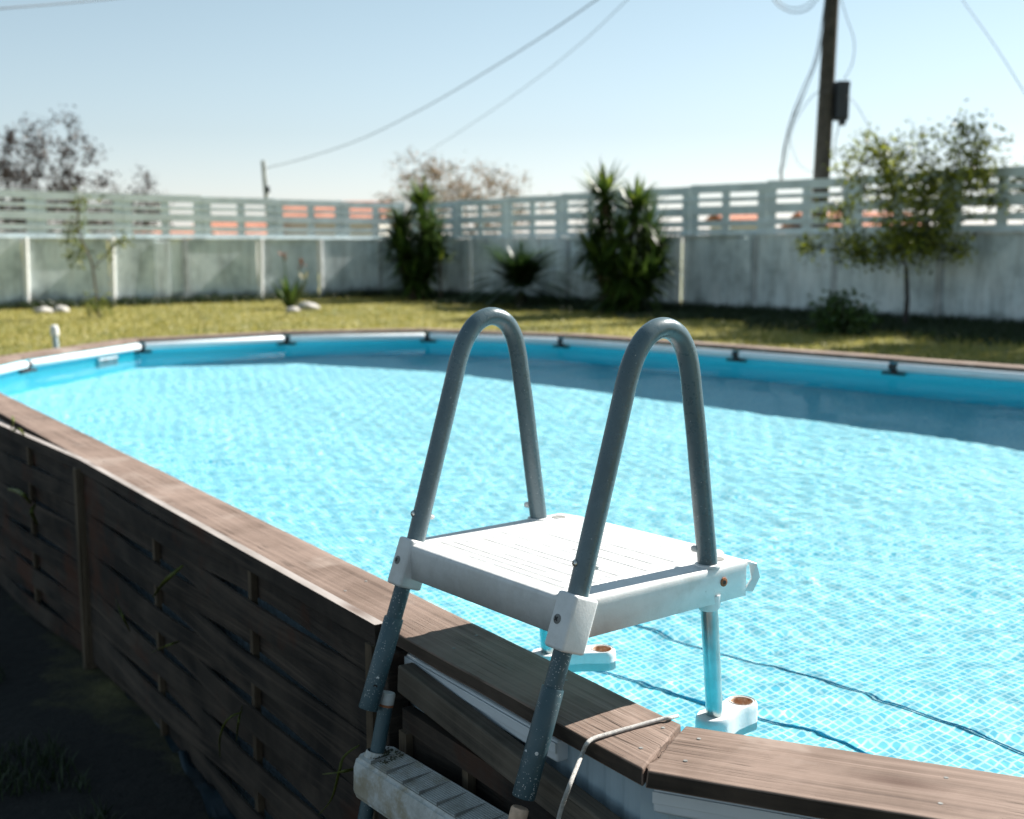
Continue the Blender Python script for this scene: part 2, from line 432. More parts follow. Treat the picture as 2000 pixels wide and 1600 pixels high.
M['box'] = simple('dark_box', (.03, .035, .045), .5)
M['housewall'] = simple('cream_house_wall', (.62, .60, .56), .9, 0, .1, .6)
def rooftile():
    m, nt, b = newmat('clay_roof_tiles'); v = coords(nt)
    wv = N(nt, 'TexWave', wave_type='BANDS', bands_direction='X'); wv.inputs['Scale'].default_value = 2.0; nt.links.new(v, wv.inputs['Vector'])
    c = ramp(nt, noise(nt, v, 1.4, 5), [(.3, (.40, .13, .07)), (.7, (.62, .26, .16))])
    nt.links.new(c.outputs[0], b.inputs['Base Color']); b.inputs['Roughness'].default_value = .85
    bump(nt, b, wv.outputs['Fac'], .6, .05)
    return m
M['roof'] = rooftile()
M['glass'] = simple('dark_window', (.03, .04, .05), .1)

# ------------------------------------------------------------------ pool outline (inner edge of the coping, anticlockwise seen from above reversed)
V2 = lambda x, y: Vector((x, y, 0))
OUT = [V2(.292, 1.947), V2(-3.25, 7.14), V2(-3.52, 7.85), V2(-3.50, 8.52), V2(-3.13, 9.99), V2(-2.05, 10.80), V2(-.78, 11.10),
       V2(.45, 10.52), V2(1.77, 9.30), V2(2.70, 8.36), V2(3.55, 7.50), V2(4.2, 6.5), V2(4.5, 5.2), V2(4.45, 3.9), V2(3.95, 2.7),
       V2(3.05, 1.75), V2(1.95, 1.28), ]
n = len(OUT)
WID = [.17] * n; WID[n - 1] = .195
NEAR = {0, n - 1, n - 2, n - 3}          # edges whose tube sits under the coping
def edge_n(i):
    d = (OUT[(i + 1) % n] - OUT[i]).normalized(); return Vector((-d.y, d.x, 0)) * -1   # outward
ctr = sum(OUT, Vector()) / n
def outn(i):
    e = edge_n(i); mid = (OUT[i] + OUT[(i + 1) % n]) / 2
    return e if e.dot(mid - ctr) > 0 else -e
def offs(ds):
    """offset the polygon outward by ds[i] on edge i"""
    res = []
    for i in range(n):
        j = (i - 1) % n
        n1, n2 = outn(j), outn(i)
        a1 = n1.dot(OUT[i]) + ds[j]; a2 = n2.dot(OUT[i]) + ds[i]
        det = n1.x * n2.y - n1.y * n2.x
        if abs(det) < .02: res.append(OUT[i] + n2 * ds[i])
        else: res.append(Vector(((a1 * n2.y - a2 * n1.y) / det, (n1.x * a2 - n2.x * a1) / det, 0)))
    return res
CAPZ, WATZ, FLOORZ = .82, .70, -.34
INN = OUT; OUTER = offs(WID)

# ---- ground with the pool pit left open
bm = bmesh.new()
hole = offs([.05 if i not in NEAR else .11 for i in range(n)])
vi = [bm.verts.new((p.x, p.y, 0)) for p in hole]
ring2 = [bm.verts.new((ctr.x + (p.x - ctr.x) * 2.2, ctr.y + (p.y - ctr.y) * 2.2, 0)) for p in hole]
ring3 = [bm.verts.new((ctr.x + (p.x - ctr.x) * 9, ctr.y + (p.y - ctr.y) * 9, 0)) for p in hole]
ring4 = [bm.verts.new((ctr.x + (p.x - ctr.x) * 260, ctr.y + (p.y - ctr.y) * 260, 0)) for p in hole]
for a, b2 in ((vi, ring2), (ring2, ring3), (ring3, ring4)):
    for i in range(n): bm.faces.new((a[i], a[(i+1) % n], b2[(i+1) % n], b2[i]))
bmesh.ops.recalc_face_normals(bm, faces=bm.faces)
me = bpy.data.meshes.new('lawn'); bm.to_mesh(me); bm.free(); me.materials.append(M['lawn'])
if me.polygons[0].normal.z < 0: me.flip_normals()
lo = bpy.data.objects.new('lawn', me); C.objects.link(lo); tag(lo, kind='structure')

# ------------------------------------------------------------------ the pool
pool = empty('swimming_pool', (0, 0, 0), label='blue above-ground pool with mosaic liner and white tube rim', cat='pool')
def ring_mesh(name, poly, z0, z1, mat, parent, sub=6, corr=0.0, uv=True):
    vs = []; fs = []; uvs = []
    L = 0; pts = []
    for i in range(n):
        a, b2 = poly[i], poly[(i+1) % n]; le = (b2 - a).length
        k = max(1, int(le / (.012 if corr else .4)))
        nn = outn(i)
        for j in range(k):
            s = L + le * j / k
            p = a.lerp(b2, j / k)
            if corr: p = p + nn * (corr if (int(s / .024) % 2) else 0)
            pts.append((p, s))
        L += le
    pts.append((pts[0][0], L))
    nz = 1 if corr else sub
    me = bpy.data.meshes.new(name)
    for p, s in pts:
        for k in range(nz + 1):
            z = z0 + (z1 - z0) * k / nz
            vs.append((p.x, p.y, z)); uvs.append((s, z))
    m_ = nz + 1
    for i in range(len(pts) - 1):
        for k in range(nz):
            fs.append((i*m_+k, (i+1)*m_+k, (i+1)*m_+k+1, i*m_+k+1))
    me.from_pydata(vs, [], fs); me.materials.append(mat)
    ul = me.uv_layers.new(name='UVMap')
    for l in me.loops: ul.data[l.index].uv = uvs[l.vertex_index]
    o = bpy.data.objects.new(name, me); C.objects.link(o); o.parent = parent
    return o
lin = offs([.0 if i not in NEAR else .10 for i in range(n)])
lw = ring_mesh('liner_wall', lin, FLOORZ, .79, M['linerwall'], pool)
lw.cycles.is_caustics_receiver = True
# floor
bm = bmesh.new()
fv = [bm.verts.new((p.x, p.y, FLOORZ)) for p in lin]
f = bm.faces.new(fv); f.normal_update()
if f.normal.z < 0: f.normal_flip()
me = bpy.data.meshes.new('liner_floor'); bm.to_mesh(me); bm.free()
ul = me.uv_layers.new(name='UVMap')
ca, sa = math.cos(math.radians(34)), math.sin(math.radians(34))
for l in me.loops:
    c = me.vertices[l.vertex_index].co; ul.data[l.index].uv = (c.x * ca + c.y * sa, -c.x * sa + c.y * ca)
me.materials.append(M['liner'])
fl = bpy.data.objects.new('liner_floor', me); C.objects.link(fl); fl.parent = pool
fl.cycles.is_caustics_receiver = True
# outside sheet, finely ribbed
ow = offs([.03 if i not in NEAR else .125 for i in range(n)])
ring_mesh('outer_wall', ow, -.30, .78, M['pale'], pool, corr=.004)
# rim tubes and black clips
tubep = offs([-.028 if i not in NEAR else .135 for i in range(n)])
for i in range(n):
    a, b2 = tubep[i], tubep[(i+1) % n]; d = (b2 - a).normalized(); L = (b2 - a).length
    zt = .762 if i not in NEAR else .752
    parts = 1 if L < 2.6 else (4 if i == 0 else 2)
    for q in range(parts):
        p0 = a + d * (L * q / parts + .03); p1 = a + d * (L * (q + 1) / parts - .03)
        p0.z = p1.z = zt
        if i in NEAR:
            if i == 0 and q == 0: p0 = a + d * .20
            Lq = (p1 - p0).length; nq = outn(i)
            Mq = Matrix(((d.x, nq.x, 0, p0.x), (d.y, nq.y, 0, p0.y), (0, 0, 1, zt), (0, 0, 0, 1)))
            mb = MB(); mb.box((0, -.016, -.024), (Lq, .014, .018), M=Mq)
            rt = mb.build('rim_tube', M['poolwhite'], pool, bevel=.006, bseg=3, smooth=True)
            mb = MB(); mb.box((0, .0142, -.006), (Lq, .0185, .014), M=Mq); mb.build('rim_lip', M['poolwhite'], rt, bevel=.0015)
            if i == 0 and q == 0: continue
        else:
            mb = MB(); mb.tube([p0, p0 + d * .01, p1 - d * .01, p1], [.022, .029, .029, .022], 20)
            mb.build('rim_tube', M['poolwhite'], pool, smooth=True)
        if i in NEAR: continue
        # clip: neck and foot bar
        c0 = a + d * (L * q / parts); nn = outn(i)
        mb = MB()
        Mt = Matrix.Translation((c0.x, c0.y, zt)) @ Matrix(((d.x, nn.x, 0, 0), (d.y, nn.y, 0, 0), (0, 0, 1, 0), (0, 0, 0, 1)))
        mb.tube([Mt @ Vector((-.035, 0, 0)), Mt @ Vector((.035, 0, 0))], .024, 14)
        mb.box((-.022, -.012, -.055), (.022, .014, -.005), M=Mt)
        mb.box((-.085, -.020, -.056), (.085, .012, -.038), M=Mt)
        mb.build('rim_clip', M['poolclip'], pool, bevel=.004)
# skimmer plate on the far left wall
a, b2 = lin[3], lin[4]
p = atplane(208, 712, (a.x, a.y, 0), (b2.x, b2.y, 0)); d = (b2 - a).normalized(); nn = outn(3)
Mt = Matrix.Translation((p.x, p.y, .60)) @ Matrix(((d.x, nn.x, 0, 0), (d.y, nn.y, 0, 0), (0, 0, 1, 0), (0, 0, 0, 1)))
mb = MB(); mb.box((-.13, -.025, -.42), (-.085, -.003, .13), M=Mt); mb.box((.085, -.025, -.42), (.13, -.003, .13), M=Mt)
mb.box((-.085, -.025, .06), (.085, -.003, .13), M=Mt); mb.box((-.085, -.02, -.42), (.085, -.003, -.06), M=Mt)
mb.box((.0, -.022, -.06), (.085, -.003, .06), M=Mt)
sk = mb.build('skimmer_plate', M['poolwhite'], pool, bevel=.004)
mb = MB(); mb.box((-.085, -.012, -.06), (.0, -.003, .06), M=Mt); mb.build('skimmer_mouth', M['darkhole'], sk)

# refracted point on the floor seen at a pixel
def refr(px, py, z=FLOORZ + .006):
    r = ray(px, py).normalized(); k = (WATZ - CAMZ) / r.z; p = Vector((0, 0, CAMZ)) + r * k
    eta = 1 / 1.333; c = -r.z; t = r * eta + Vector((0, 0, 1)) * (eta * c - math.sqrt(1 - eta * eta * (1 - c * c)))
    return p + t * ((z - p.z) / t.z)
for pts in ([(1180, 1200), (1300, 1240), (1400, 1272), (1600, 1330), (1800, 1395), (2000, 1467), (2120, 1515)],
            [(1000, 1262), (1130, 1304), (1250, 1338), (1370, 1370), (1500, 1402), (1640, 1442), (1725, 1485), (1780, 1530)]):
    P = [refr(*q) for q in pts]
    P = spline(P, 10)
    P = [q + Vector((.006 * mnoise.noise(q * 9), .006 * mnoise.noise(q * 9 + Vector((5, 0, 0))), 0)) for q in P]
    vs = []; fs = []
    for i, q in enumerate(P):
        t = (P[min(i+1, len(P)-1)] - P[max(i-1, 0)]).normalized(); s_ = Vector((t.y, -t.x, 0)) * (.0042 + .002 * mnoise.noise(q * 5))
        vs += [q - s_, q + Vector((0, 0, .004)), q + s_]
    for i in range(len(P) - 1): fs += [(3*i, 3*i+1, 3*i+4, 3*i+3), (3*i+1, 3*i+2, 3*i+5, 3*i+4)]
    mb = MB(); mb.add(vs, fs); fo = mb.build('floor_line', M['floorline'], pool, smooth=True); fo.cycles.is_caustics_receiver = True  # thin dark blue line across the liner floor

# ------------------------------------------------------------------ water
def wave_h(X, Y):
    r = np.random.RandomState(3); H = np.zeros_like(X)
    for lam, amp, cnt in ((1.7, .0022, 5), (.75, .0006, 8), (.38, .00022, 12), (.19, .00011, 18), (.10, .00009, 22), (.06, .00006, 20)):
        for _ in range(cnt):
            th = r.uniform(0, 2 * math.pi); l = lam * r.uniform(.75, 1.3); ph = r.uniform(0, 6.28)
            k = 2 * math.pi / l
            H += amp / math.sqrt(cnt) * 1.4 * np.sin(k * (X * math.cos(th) + Y * math.sin(th)) + ph)
    return H
def build_water():
    step = .018
    poly = offs([.0 if i not in NEAR else .10 for i in range(n)])
    x0, x1 = min(p.x for p in poly), max(p.x for p in poly); y0, y1 = min(p.y for p in poly), max(p.y for p in poly)
    xs = np.arange(x0, x1 + step, step); ys = np.arange(y0, y1 + step, step)
    X, Y = np.meshgrid(xs, ys)
    # signed distance to convex polygon, positive inside
    D = np.full_like(X, 1e9)
    for i in range(n):
        nn = outn(i); D = np.minimum(D, nn.dot(poly[i]) - (X * nn.x + Y * nn.y))
    # pull slightly-outside vertices onto the rim
    for _ in range(3):
        for i in range(n):
            nn = outn(i); d = (X * nn.x + Y * nn.y) - nn.dot(poly[i])
            msk = (d > 0) & (d < step * 1.6)
            X = np.where(msk, X - nn.x * d, X); Y = np.where(msk, Y - nn.y * d, Y)
    H = wave_h(X, Y)
    V = np.stack([X.ravel(), Y.ravel(), (WATZ + H).ravel()], 1)
    nx = len(xs); keep = (D > -step * 1.2)
    q = keep[:-1, :-1] & keep[1:, :-1] & keep[:-1, 1:] & keep[1:, 1:]
    jj, ii = np.nonzero(q)
    base = jj * nx + ii
    F = np.stack([base, base + 1, base + nx + 1, base + nx], 1)
    used = np.unique(F); remap = np.full(len(V), -1); remap[used] = np.arange(len(used))
    o = mesh_np('pool_water', V[used], remap[F], M['water'], smooth=True)
    o.cycles.is_caustics_caster = True
    return tag(o, kind='structure')
build_water()

# ------------------------------------------------------------------ wooden surround
surr = empty('wooden_pool_surround', (0, 0, 0), label='weathered timber casing round the pool, flat coping boards over woven slats', cat='pool surround')
def local_frame(a, b2, z):
    d = (b2 - a).normalized(); nn = Vector((-d.y, d.x, 0))
    return Matrix(((d.x, nn.x, 0, a.x), (d.y, nn.y, 0, a.y), (0, 0, 1, z), (0, 0, 0, 1)))
def board(i, t=.030):
    a, b2 = INN[i], INN[(i+1) % n]; oa, ob = OUTER[i], OUTER[(i+1) % n]
    g = .002
    Mt = local_frame(a, b2, CAPZ + (rnd.uniform(-.002, .002) if i not in (0, n - 1) else 0)); Mi = Mt.inverted()
    A, B, OA, OB = [Mi @ Vector((q.x, q.y, CAPZ)) for q in (a, b2, oa, ob)]
    L = B.x; k = max(4, int(L / .12))
    mb = MB(); vs = []; rows = []
    W_ = 8
    for j in range(k + 1):
        s = j / k
        pin = A.lerp(B, s); pout = OA.lerp(OB, s)
        if j == 0: pin.x += g; pout.x += g
        if j == k: pin.x -= g; pout.x -= g
        jag = .0035 * mnoise.noise(Vector((pout.x * 6, i * 3.1, 0)))
        sg = 1 if pout.y > 0 else -1
        wz = .0015 * mnoise.noise(Vector((pin.x * 2, i * 7.7, 1)))
        rowp = []
        for c_ in range(W_ + 1):
            q = pin.lerp(pout, c_ / W_); ex = 0
            if j in (0, k): ex = (.0042 * mnoise.noise(Vector((c_ * .9, i * 5.3 + j, 2))) + .0025) * (1 if j == 0 else -1)
            if c_ == W_: q = q + Vector((0, sg * jag, 0))
            rowp.append((q + Vector((ex, 0, 0)), .0012 * math.sin(math.pi * c_ / W_) + .0008 * mnoise.noise(Vector((pin.x * 14, c_ * 1.3, i)))))
        rowp.append((pout + Vector((0, sg * jag * .3, 0)), -t + .003 * mnoise.noise(Vector((pin.x * 9, i, 5)))))
        rowp.append((pin, -t))
        for q, zz in rowp: vs.append((q.x, q.y, zz + wz))
    m_ = W_ + 3; fs = []
    for j in range(k):
        for r_ in range(m_):
            r2 = (r_ + 1) % m_
            fs.append((j*m_+r_, (j+1)*m_+r_, (j+1)*m_+r2, j*m_+r2))
    fs.append(tuple(range(m_))); fs.append(tuple(reversed([k*m_ + r_ for r_ in range(m_)])))
    mb.add(vs, fs)
    for q in range(k): mb.mi[q*m_+W_] = 1; mb.mi[q*m_+W_+1] = 1
    me_ = mb.build('coping_board', [M['cap'], M['capedge']], surr, bevel=.003, bseg=2)
    bmx = bmesh.new(); bmx.from_mesh(me_.data); bmesh.ops.recalc_face_normals(bmx, faces=bmx.faces); bmx.to_mesh(me_.data); bmx.free()
    me_.matrix_local = Mt
    if i in (0, n - 1):
        for xs in ((.035, .30, .62, 1.1) if i == 0 else (L - .04, L - .42)):
            for f_ in (.25, .75):
                p_ = A.lerp(B, xs / L).lerp(OA.lerp(OB, xs / L), f_) + Vector((0, 0, .0012)); p_ += Vector((rnd.uniform(-.01, .01), rnd.uniform(-.006, .006), 0))
                m2 = MB(); m2.tube([p_, p_ + Vector((0, 0, .0008))], [.0038, .0034], 10); m2.build('board_screw', M['groove'], me_)
    return me_
for i in range(n): board(i)

def woven_panel(A, B, ztop, zbot, battens, slats=7, endpost=True, amp=.016, topw=.024, flip=1, topmat=None):
    """A->B horizontal, viewer side is -normal; local x along, y depth, z up"""
    L = (B - A).length; d = (B - A).normalized(); nn = Vector((-d.y, d.x, 0))
    ang = math.atan2(d.y, d.x)
    Mt = Matrix(((d.x, nn.x, 0, A.x), (d.y, nn.y, 0, A.y), (0, 0, 1, 0), (0, 0, 0, 1)))
    H = ztop - zbot - .05; sh = H / slats
    kn = [0] + list(battens) + [1]
    def off(s, j):
        for q in range(len(kn) - 1):
            if s <= kn[q+1] or q == len(kn) - 2:
                t = (s - kn[q]) / (kn[q+1] - kn[q]); break
        s0 = (1 if (q + j) % 2 else -1); s1 = -s0
        if q == 0: s0 = 0
        if q == len(kn) - 2: s1 = 0
        u = .5 - .5 * math.cos(math.pi * min(1, max(0, t)))
        return amp * flip * (s0 + (s1 - s0) * u)
    mb = MB()
    for j in range(slats):
        z1 = ztop - .05 - j * sh - .001; z0 = z1 - sh * .985
        K = 48; th = .009; wob = rnd.uniform(0, 50)
        vs = []; fs = []
        for k in range(K + 1):
            s = k / K; y = off(s, j); zz = .006 * mnoise.noise(Vector((s * 4, wob, 0)))
            tw = .006 * mnoise.noise(Vector((s * 3, wob, 9)))
            x = .02 + (L - .04) * s
            for (yy, z) in ((y - th / 2 + tw, z1), (y + th / 2 + tw, z1), (y + th / 2 - tw, z0), (y - th / 2 - tw, z0)):
                vs.append((x, yy, z + zz))
        for k in range(K):
            for r_ in range(4):
                r2 = (r_ + 1) % 4; fs.append((k*4+r_, k*4+r2, (k+1)*4+r2, (k+1)*4+r_))
        mb.add(vs, fs)
    pn = mb.build('woven_panel', M['slat'], surr)
    pn.matrix_local = Mt
    pn.data.polygons.foreach_set('use_smooth', [False] * len(pn.data.polygons))
    mb = MB(); mb.box((0, -topw / 2, ztop - .045), (L, topw / 2, ztop)); mb.mi[1] = 1  # top face worn pale, sunlight along it also put into the colour
    mb.build('top_rail', [M['slat'], topmat or M['frame']], pn)
    for bt in battens:
        mb = MB(); mb.box((bt * L - .011, -.009, zbot), (bt * L + .011, .009, ztop - .046)); mb.build('batten', M['batten'], pn)
    for xx in (0, L - .03):
        mb = MB(); mb.box((xx, -.021, zbot), (xx + .03, .021, ztop - .046)); mb.build('end_stile', M['batten'], pn)
    return pn

E0 = at(160, 900, .815); E1 = at(742, 1238, .800)
S0 = at(0, 832, .81); dS = (S0 - E0); S0 = E0 + dS * 3.2
woven_panel(Vector((S0.x, S0.y, 0)), Vector((E0.x, E0.y, 0)), .822, .03, (.30, .57, .81), slats=10)
woven_panel(Vector((E0.x, E0.y, 0)), Vector((E1.x, E1.y, 0)), .822, .03, (.36, .70), slats=10, flip=-1)
# post between the two panels
dE = (E1 - E0); dE.z = 0; dE.normalize(); nE = Vector((-dE.y, dE.x, 0))
mb = MB(); mb.box((-.022, -.03, -.02), (.018, .02, .79)); po = mb.build('post', M['batten'], surr, bevel=.003)
po.matrix_local = Matrix(((dE.x, nE.x, 0, E0.x), (dE.y, nE.y, 0, E0.y), (0, 0, 1, 0), (0, 0, 0, 1)))
mb = MB(); mb.box((-.02, -.02, -.02), (.035, .03, .775)); po = mb.build('post', M['slat'], surr, bevel=.003)
F1_ = E1 + dE * .035
po.matrix_local = Matrix(((dE.x, nE.x, 0, F1_.x), (dE.y, nE.y, 0, F1_.y), (0, 0, 1, 0), (0, 0, 0, 1)))
# sagging third panel behind the ladder feet
G0 = F1_ + dE * .04
pl = (G0, G0 + dE)
g0 = atplane(795, 1325, *pl); g1 = atplane(1140, 1592, *pl)
G1 = Vector((g1.x, g1.y, 0)); G0 = Vector((g0.x, g0.y, 0))
sag = math.atan2(g1.z - g0.z, (G1 - G0).length)
mb = MB(); Lg = (g1 - g0).length
mb.box((-.01, -.018, -.03), (Lg + .35, .018, .03))
bmx = mb.build('sagging_rail', M['ribbed'], surr, bevel=.004)
d3 = (g1 - g0).normalized(); nn3 = Vector((-d3.y, d3.x, 0)).normalized(); u3 = d3.cross(nn3)
bmx.matrix_local = Matrix(((d3.x, nn3.x, u3.x, g0.x), (d3.y, nn3.y, u3.y, g0.y), (d3.z, nn3.z, u3.z, g0.z), (0, 0, 0, 1)))
GZ = min(g0.z, g1.z)
pn = woven_panel(G0, G1 + dE * .9, GZ - .01, .0, (.16, .48, .8), slats=6, flip=1, topmat=M['slat'])
# planks closing the right-hand side below the last coping board
R0 = OUTER[0]; R1 = OUTER[n-1]
dR = (R1 - R0).normalized()
Mt = Matrix(((dR.x, -dR.y, 0, R0.x), (dR.y, dR.x, 0, R0.y), (0, 0, 1, 0), (0, 0, 0, 1)))

# ------------------------------------------------------------------ ladder
LADZ = 1.032
lad = empty('pool_ladder', (-.039, 2.168, 0), (math.radians(-.1), math.radians(-.46), math.radians(-51.86)),
            label='A-frame pool ladder with white platform and grey looped handrails', cat='pool ladder')
off_ = Matrix.Rotation(math.radians(-51.86), 3, 'Z') @ Vector((0, 0, 0))
LM = lambda v, u, z: Vector((v, u, z + LADZ))
RT = .0188
for s in (-1, 1):
    v = .25 * s
    prof = [(-.004, -.012), (.05, .163), (.0995, .325), (.113, .369), (.131, .409), (.155, .438), (.184, .4525), (.212, .452), (.238, .438), (.257, .410), (.2685, .372), (.2765, .325), (.2890, .25), (.302, .16), (.326, 0)]
    path = []
    for q in spline([Vector((0, a_, b_)) for a_, b_ in prof], 6): path.append(LM(v, q.y, q.z))
    mb = MB(); mb.tube(path, RT, 28)
    hr = mb.build('handrail', M['rail'], lad, smooth=True)
    # screws through the rail
    def screw(p, nrm, r=.0068, mat='steel', h=.005, parent=lad, cross=True, name='screw'):
        nrm = Vector(nrm).normalized(); p = Vector(p)
        mb = MB(); mb.tube([p, p + nrm * h * .5, p + nrm * h * .85, p + nrm * h], [r, r, r * .75, r * .35], 16)
        o = mb.build(name, M[mat], parent, smooth=True)
        if cross:
            a = nrm.orthogonal().normalized(); b_ = nrm.cross(a); mb = MB()
            q = p + nrm * (h * .98)
            for x, y in ((a, b_), (b_, a)):
                mb.add([q + x * r * .55 + y * r * .12, q - x * r * .55 + y * r * .12, q - x * r * .55 - y * r * .12, q + x * r * .55 - y * r * .12,
                        ], [(0, 1, 2, 3)])
            # give the recess a little body
            mb2 = MB(); 
            for x, y in ((a, b_), (b_, a)):
                c_ = [q + x * r * .55 + y * r * .13, q - x * r * .55 + y * r * .13, q - x * r * .55 - y * r * .13, q + x * r * .55 - y * r * .13]
                mb2.add(c_ + [w_ + nrm * .0004 for w_ in c_], [(0,1,2,3),(4,7,6,5),(0,4,5,1),(1,5,6,2),(2,6,7,3),(3,7,4,0)])
            mb2.build('screw_slot', M['darkhole'], o)
        return o
    fn = Vector((-.35, -1, .25)).normalized()       # towards the viewer
    pc = LM(v, .017, .056); screw(pc + fn * (RT - .001), fn, parent=hr)
    bk = Vector((.2, 1, -.3)).normalized()
    mb = MB(); mb.tube([pc + bk * (RT - .002), pc + bk * (RT + .006), pc + bk * (RT + .009)], [.0055, .0055, .003], 12); mb.build('bolt_cap', M['plastic'], hr, smooth=True)
    pc = LM(v, .322, .032); sd = Vector((-.75, -.65, .1)).normalized()
    mb = MB(); mb.tube([pc + sd * (RT - .002), pc + sd * (RT + .008), pc + sd * (RT + .011)], [.0065, .0062, .0035], 12); mb.build('bolt_cap', M['plastic'], hr, smooth=True)
    # front leg under the platform
    dd = Vector((0, -.12, -.326)).normalized()
    P0 = LM(v, .0, 0.0); tl = lambda t: P0 + dd * t
    mb = MB(); mb.tube([tl(.005), tl(.165)], .0165 if s > 0 else .0165, 24)
    leg = mb.build('front_leg', M['sleeve'], lad, smooth=True)
    t1 = .156; t2 = .345
    mb = MB(); mb.tube([tl(t1), tl(t1 + .002), tl(t2 - .002), tl(t2)], [.019, .0200, .0200, .0192], 28)
    slv = mb.build('leg_sleeve', M['sleeve'], leg, smooth=True)
    sc_ = tl(.290); fn2 = Vector((.80, -.55, -.1)).normalized()
    if s < 0:
        mb = MB(); mb.tube([sc_ + fn2 * .0195, sc_ + fn2 * .0206], [.0048, .0046], 14); mb.build('sleeve_hole', M['darkhole'], slv)
        mb = MB(); q_ = tl(.272); mb.tube([q_ + fn2 * .0195, q_ + fn2 * .0210], [.0034, .0028], 12); mb.build('rivet', M['plastic'], slv)
    else:
        for tt, fd in ((.262, Vector((.75, -.6, 0))), (.262, Vector((-.15, -1, 0)))):
            fd.normalize(); q_ = tl(tt); mb = MB(); mb.tube([q_ + fd * .0195, q_ + fd * .0212], [.0034, .0028], 12); mb.build('rivet', M['plastic'], slv)
    # lower tube
    if s < 0:
        a_ = LM(-.25, -.071, -.300); b_ = LM(-.25, -.098, -.413); dl = (b_ - a_).normalized()
    else:
        a_ = LM(.25, -.1255, -.340); b_ = LM(.25, -.165, -.45); dl = (b_ - a_).normalized()
    e_ = a_ + dl * ((a_.z - .02) / -dl.z)
    mb = MB(); mb.tube([a_ + dl * .022, e_], .0150, 24); low = mb.build('lower_leg', M['sleeve'], lad, smooth=True)
    mb = MB(); mb.tube([a_, a_ + dl * .003, a_ + dl * .0235], [.0135, .0156, .0156], 24); mb.build('tube_plug', M['rustpale'] if s > 0 else M['step'], low, smooth=True)
    mb = MB(); mb.tube([a_ + dl * .0236, a_ + dl * .0285], [.0158, .0154], 24, caps=False); mb.build('rust_ring', M['rust'], low, smooth=True)
    mb = MB(); mb.tube([e_ - dl * .04, e_], [.022, .022], 20); mb.build('foot_cap', M['step'], low, smooth=True)
    # bracket wrapping the front leg
    ex = Vector((1, 0, 0)); ez = -dd; ey = ez.cross(ex)
    Mb = Matrix(((ex.x, ey.x, ez.x, P0.x), (ex.y, ey.y, ez.y, P0.y), (ex.z, ey.z, ez.z, P0.z), (0, 0, 0, 1)))
    mb = MB(); mb.box((-.0245, -.0265, -.092), (.0245, .030, .006), M=Mb)
    br_ = mb.build('corner_bracket', M['plastic'], lad, bevel=.006, bseg=4, smooth=True)
    screw(Mb @ Vector((-.006 * 1, -.0260, -.042)), (Mb.to_3x3() @ Vector((0, -1, 0))), r=.0085, mat='groove', h=.0035, parent=br_)
    # rear leg
    ra = LM(v, .330, -.066); rb = LM(v, .352, -.292)
    mb = MB(); mb.tube([ra, rb + (rb - ra) * .12], .0165, 24); rl = mb.build('rear_leg', M['galv'], lad, smooth=True)
    mb = MB(); mb.tube([LM(v, .329, -.052), LM(v, .3305, -.078), LM(v, .3308, -.082)], [.024, .0215, .019], 24); mb.build('leg_collar', M['plastic'], rl, smooth=True)

# platform: hollow tray with rolled edges
def platform():
    bm = bmesh.new()
    v0, v1, u0, u1 = -.272, .272, -.026, .415
    zt, zb = .004, -.066
    pts = [(v0 + .052, u0), (v1 - .052, u0), (v1, u0 + .05), (v1, u1 - .03), (v1, u1 + .0), (v0, u1), (v0, u0 + .05)]
    pts = [(v0, u0), (v1, u0), (v1, .345), (v1, u1), (.205, u1 + .004), (.19, u1 + .022), (v0 + .05, u1 + .006), (v0, u1 - .01)]
    f = bm.faces.new([bm.verts.new((a, b_, zb)) for a, b_ in pts])
    r = bmesh.ops.extrude_face_region(bm, geom=[f]); top = [g for g in r['geom'] if isinstance(g, bmesh.types.BMVert)]
    for v_ in top: v_.co.z = zt
    bmesh.ops.recalc_face_normals(bm, faces=bm.faces)
    es = [e for e in bm.edges if all(abs(v_.co.z - zt) < 1e-6 for v_ in e.verts)]
    bmesh.ops.bevel(bm, geom=es, offset=.014, segments=5, profile=.6, affect='EDGES')
    es = [e for e in bm.edges if abs(e.verts[0].co.z - e.verts[1].co.z) > .03 and e.calc_face_angle(0) > .3]
    bmesh.ops.bevel(bm, geom=es, offset=.006, segments=3, affect='EDGES')
    # open underside
    for f_ in list(bm.faces):
        if f_.normal.z < -.9: bm.faces.remove(f_)
    me = bpy.data.meshes.new('platform'); bm.to_mesh(me); bm.free()
    me.materials.append(M['plastic'])
    me.polygons.foreach_set('use_smooth', [True] * len(me.polygons)); me.set_sharp_from_angle(angle=math.radians(50))
    o = bpy.data.objects.new('platform', me); C.objects.link(o); o.parent = lad; o.location = (0, 0, LADZ)
    sm = o.modifiers.new('thickness', 'SOLIDIFY'); sm.thickness = .0035; sm.offset = -1
    return o
plat = platform()
# moulded ribs across the tread: long raised strips, broken at the ends
mb = MB()
zt = .0041
for k in range(17):
    u = .022 + k * .0212
    x = -.225; end = .225
    while x < end - .02:
        ln = rnd.uniform(.15, .45); e2 = min(end, x + ln)
        vs = []; hw = .0080
        mb.add([(x, u - hw, zt - .0005), (e2, u - hw, zt - .0005), (e2, u + hw, zt - .0005), (x, u + hw, zt - .0005),
                (x + .001, u - hw + .0012, zt + .0006), (e2 - .001, u - hw + .0012, zt + .0006), (e2 - .001, u + hw - .0012, zt + .0006), (x + .001, u + hw - .0012, zt + .0006)],
               [(4,5,6,7),(0,1,5,4),(1,2,6,5),(2,3,7,6),(3,0,4,7)])
        x = e2 + rnd.choice((.0, .001, .004))
        x = max(x, e2)
mb.build('tread_ribs', M['plastic'], plat)
